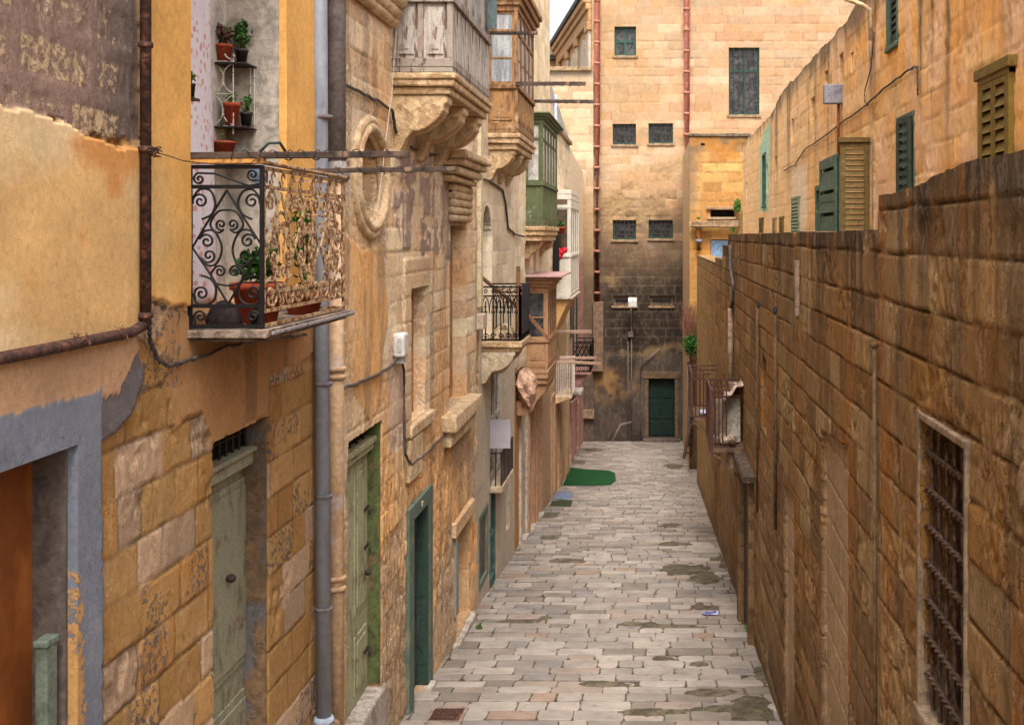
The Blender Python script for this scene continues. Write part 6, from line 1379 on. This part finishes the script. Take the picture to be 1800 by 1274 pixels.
tw = MB(); rr = random.Random(9)
for k in range(60):
    a_ = PT(1206+rr.uniform(-3, 12), 590, 41.2+rr.uniform(-.3, .3)); b_ = a_+Vector((rr.uniform(-.35, .3), rr.uniform(-.2, .2), rr.uniform(.5, 1.3))); tw.tube([a_, (a_+b_)/2+Vector((rr.uniform(-.1, .1), 0, .05)), b_], .006, 4)
tw.build('dry_brush', M('dry_twigs', lin(120, 72, 58), lin(96, 60, 50), 20), None); tag(bpy.data.objects['dry_brush'], 'reddish dry twigs standing above the hanging green bush', 'plant')
# ================================================================ on and beside the right wall
# barred window
bw = MB(); stonef = M('grey_stone_frame', lin(150, 128, 104), lin(120, 102, 84), 8, bump=.5, bd=.006)
a_, b_, c_, e_ = 5.44, 6.37, -2.62, -1.02
bw.box(1.488, 1.53, a_-.03, a_, c_, e_+.045).box(1.490, 1.72, b_, b_+.05, c_, e_+.045).box(1.489, 1.70, a_, b_, e_, e_+.042).box(1.47, 1.70, a_-.03, b_+.05, c_-.08, c_).jitter(.003)
wob = bw.build('window', stonef, wR, bevel=.008)
MB().box(1.71, 1.74, a_-.05, b_+.05, c_, e_).build('window_back', M('rust_dark', lin(70, 50, 42), lin(48, 36, 32), 5, st=(1, 4, .3)), wob)
gb = MB(); barm = M('rough_bar', lin(110, 88, 74), lin(80, 62, 54), 40, (.42, .6), .9, .8, .006)
for i in range(6): y = a_+(b_-a_)*(i+.5)/6; gb.tube([(1.553, y+.004*math.sin(k*2.1+i), c_+(e_-c_)*k/12) for k in range(13)], .013, 6)
for i in range(7):
    z = c_+.1+(e_-c_-.16)*(i+.4)/7
    for ph in (0, math.pi): gb.tube([(1.540+.011*math.cos(k*.8+ph), a_+(b_-a_)*k/48, z+.011*math.sin(k*.8+ph)) for k in range(49)], .010, 5)
gb.build('grille', barm, wob)
# slots, pipes on the wall
for h in holesR[1:]: MB().box(1.5+h[-1]-.015, 1.5+h[-1]+.02, h[1]-.05, h[2]+.05, h[3]-.05, h[4]+.05).build('slot_back', M('slot_stone', lin(120, 84, 52), lin(92, 64, 42), 5), wR)
ptan = M('stone_grey_pipe', lin(150, 126, 104), lin(118, 96, 80), 8)
def RWp(px, py, off=.04): y = F*(1.5-off)/(px-CX); return (1.5-off, y, (CY-py)/F*y)
cable([RWp(1283, 432), RWp(1284, 470), RWp(1289, 500), RWp(1288, 530), RWp(1283, 545)], .03, 'dark pipe bending down the far part of the right wall', M('cable_grey', lin(96, 84, 78)), seed=21)
y = F*1.44/(1284-CX); MB().tube([(1.44, y, (CY-542)/F*y), (1.44, y, (CY-700)/F*y)], .05, 8).build('drain_pipe', ptan, wR, True)
for px, t0, t1, r in ((1331, 535, 900, .018), (1363, 545, 930, .02)):
    y = F*1.465/(px-CX); MB().tube([(1.465, y, (CY-t0)/F*y), (1.465, y, max((CY-t1)/F*y, gzv(y)))], r, 8).build('drain_pipe', M('brown_pipe', lin(104, 80, 54), lin(82, 60, 40), 8), wR, True)
y = F*1.46/(1398-CX); MB().box(1.46, 1.51, y, y+.12, (CY-556)/F*y, (CY-458)/F*y).build('groove_patch', ptan, wR, bevel=.01)
y = F*1.47/(1537-CX); MB().tube([(1.47, y, (CY-608)/F*y), (1.475, y, -4.6)], .014, 7).lathe((1.47, y, (CY-612)/F*y), [(.014, 0), (.024, .01), (.024, .03), (.012, .04)], 8).build('iron_rod', M('brown_pipe', None), wR, True)
for px, py in ((1362, 547), (1333, 536)):
    q = RWp(px, py, .06); MB().lathe(q, [(.012, -.04), (.03, -.01), (.025, .03), (.012, .05)], 8).jitter(.008).build('iron_stub', iron, wR)
# steel balconies
rb = M('rusted_rail', lin(84, 54, 42), lin(58, 40, 34), 22)
rubbl = M('pale_rubble', lin(186, 166, 148), lin(140, 116, 98), 9, bump=.8, bd=.02)
def steel_balcony(y0, y1, xo, z0, z1, n, label):
    s = MB().box(xo-.02, 1.52, y0-.03, y1, z0-.07, z0).obox((xo+.02, y0, z0-.07), (1.49, y0, z0-.55), .04, .04).build('balcony_slab', M('rusty_floor', lin(110, 84, 66), lin(70, 56, 48), 8), wR); s['label'] = label
    r = MB()
    for z in (z1, z1-.10, z0+.02): r.obox((xo, y0, z), (1.28, y0, z), .03, .03).obox((xo, y0, z), (xo, y1, z), .03, .03).obox((xo, y1, z), (1.5, y1, z), .03, .03)
    r.obox((xo, y0, z0-.05), (xo, y0, z1+.02), .06, .06, up=(0, 1, 0)).obox((xo, y1, z0-.05), (xo, y1, z1+.02), .05, .05, up=(0, 1, 0))
    for i in range(1, n): x = xo+(1.28-xo)*i/n; r.tube([(x, y0, z0), (x, y0, z1)], .012, 5); r.tube([(x, y1, z0), (x, y1, z1)], .012, 5)
    m = int((y1-y0)/.14)
    for i in range(1, m): y = y0+(y1-y0)*i/m; r.tube([(xo, y, z0), (xo, y, z1)], .012, 5)
    r.build('balcony_railing', rb, s)
steel_balcony(18.6, 20.0, .97, -3.46, -2.52, 5, 'nearer rusty steel balcony'); steel_balcony(24.6, 26.2, .86, -3.92, -2.98, 5, 'farther rusty steel balcony')
q = M('board_paint', lin(176, 168, 154), lin(146, 134, 118), 9)
sh = MB().box(1.20, 1.47, 18.9, 18.95, -3.42, -2.68).box(1.25, 1.42, 18.885, 18.902, -3.34, -2.76).build('shutter_board', q, wR, bevel=.008)
MB().box(1.05, 1.22, 18.84, 18.88, -3.42, -2.70).build('side_board', M('side_board', lin(138, 122, 104), lin(110, 96, 82), 8), wR)
MB().box(1.2, 1.5, 18.86, 19.4, -2.68, -2.62).box(1.28, 1.5, 18.9, 19.3, -2.62, -2.46).jitter(.01).build('hood', M('rusty_floor', None), wR)
def lump(label, c, s, seed, mat, name='rubble', cat='rubble'):
    bm0 = MB(); rs = random.Random(seed); n1_, n2_ = 9, 12; V_ = []; 
    for j in range(n1_+1):
        for i in range(n2_): th, ph = math.pi*j/n1_, 2*math.pi*i/n2_; k = 1+.28*math.sin(3*ph+seed)*math.sin(2*th+seed)+rs.uniform(-.1, .1); V_.append((c[0]+s[0]*k*math.sin(th)*math.cos(ph), c[1]+s[1]*k*math.sin(th)*math.sin(ph), c[2]+s[2]*k*math.cos(th)))
    F_ = [(j*n2_+i, j*n2_+(i+1) % n2_, (j+1)*n2_+(i+1) % n2_, (j+1)*n2_+i) for j in range(n1_) for i in range(n2_)]
    o = bm0.add(V_, F_).build(name, mat, None, True); return tag(o, label, cat)
c_ = PT(1293, 683, 18.75); ca = MB(); nn = 12; V_ = []
for j in range(nn+1):
    for i in range(nn+1): u_, v_ = i/nn, j/nn; V_.append((1.17+.36*u_+.01*math.sin(9*v_), 18.62+.6*v_, -2.70+.26*math.sin(u_*1.7)-.02*math.sin(11*v_+6*u_)+.02*math.sin(14*u_)))
ob = ca.add(V_, [(j*(nn+1)+i, j*(nn+1)+i+1, (j+1)*(nn+1)+i+1, (j+1)*(nn+1)+i) for j in range(nn) for i in range(nn)]).build('tarpaulin', M('dusty_tarp', lin(200, 176, 160), lin(160, 132, 114), 9, bump=.8, bd=.015), None, True); tag(ob, 'dusty pale tarpaulin draped over the nearer rusty steel balcony hood', 'tarpaulin')
ob.modifiers.new('thick', 'SOLIDIFY').thickness = .02
lump('pale lump of rubble on the near edge of the nearer steel balcony', PT(1280, 772, 18.7), (.14, .15, .09), 3, rubbl); lump('white plastic bag on the floor of the nearer steel balcony', PT(1265, 768, 18.9), (.09, .1, .05), 5, M('white_bag', lin(220, 214, 210)), 'bag', 'bag')
lump('pale litter lying on the farther steel balcony', PT(1240, 724, 25), (.14, .2, .05), 6, M('litter_blue', lin(190, 194, 214), lin(140, 130, 126), 9), 'bag', 'bag')
MB().box(1.26, 1.52, 18.7, 19.3, -3.83, -3.53).build('corbel', M('corbel_stone', lin(150, 124, 98), lin(110, 88, 70), 7), wR, bevel=.02)
led = M('mossy_ledge', lin(78, 64, 54), lin(130, 116, 100), 12, (.52, .64), bump=.8, bd=.012)
MB().box(1.33, 1.52, 16.6, 18.6, -3.62, -3.50).jitter(.012).build('door_hood', led, wR, bevel=.02)
MB().box(1.42, 1.52, 16.75, 16.95, -6.2, -3.62).box(1.38, 1.52, 18.2, 18.5, -6.4, -3.62).build('door_pier', M('pier_stone', lin(122, 94, 62), lin(90, 68, 46), 5, bump=.6, bd=.01), wR, bevel=.02)
MB().box(1.47, 1.5, 16.95, 18.2, -6.4, -3.62).build('door', M('dark_brown_door', lin(72, 52, 40), lin(54, 40, 32), 6, st=(1, 1, .2)), wR)
# timber and ladder leaning at the far end, post at the annexe corner
ld = MB(); a1, a2 = PT(1202, 806, 40.2), PT(1213, 745, 40.4); b1, b2 = PT(1214, 803, 41.2), PT(1217, 745, 40.9)
ld.obox(a1, a2, .12, .06).obox(b1, b2, .12, .06)
for t in (.15, .4, .65, .9): ld.obox(a1.lerp(a2, t), b1.lerp(b2, t), .05, .05)
ld.build('trestle', M('old_timber', lin(92, 70, 56), lin(70, 54, 44), 9), None, bevel=.01); tag(bpy.data.objects['trestle'], 'dark timber trestle leaning at the foot of the far right corner', 'trestle')
MB().tube([PT(1211.5, 785, 41.3), PT(1210.5, 635, 41.3)], .06, 8).build('post', M('grey_post', lin(120, 106, 96), lin(96, 84, 78), 9), None, True); tag(bpy.data.objects['post'], 'grey upright post by the leaning trestle', 'post')
MB().tube([PT(1232, 600, 38.5), PT(1222, 600, 38.5)], .03, 6)
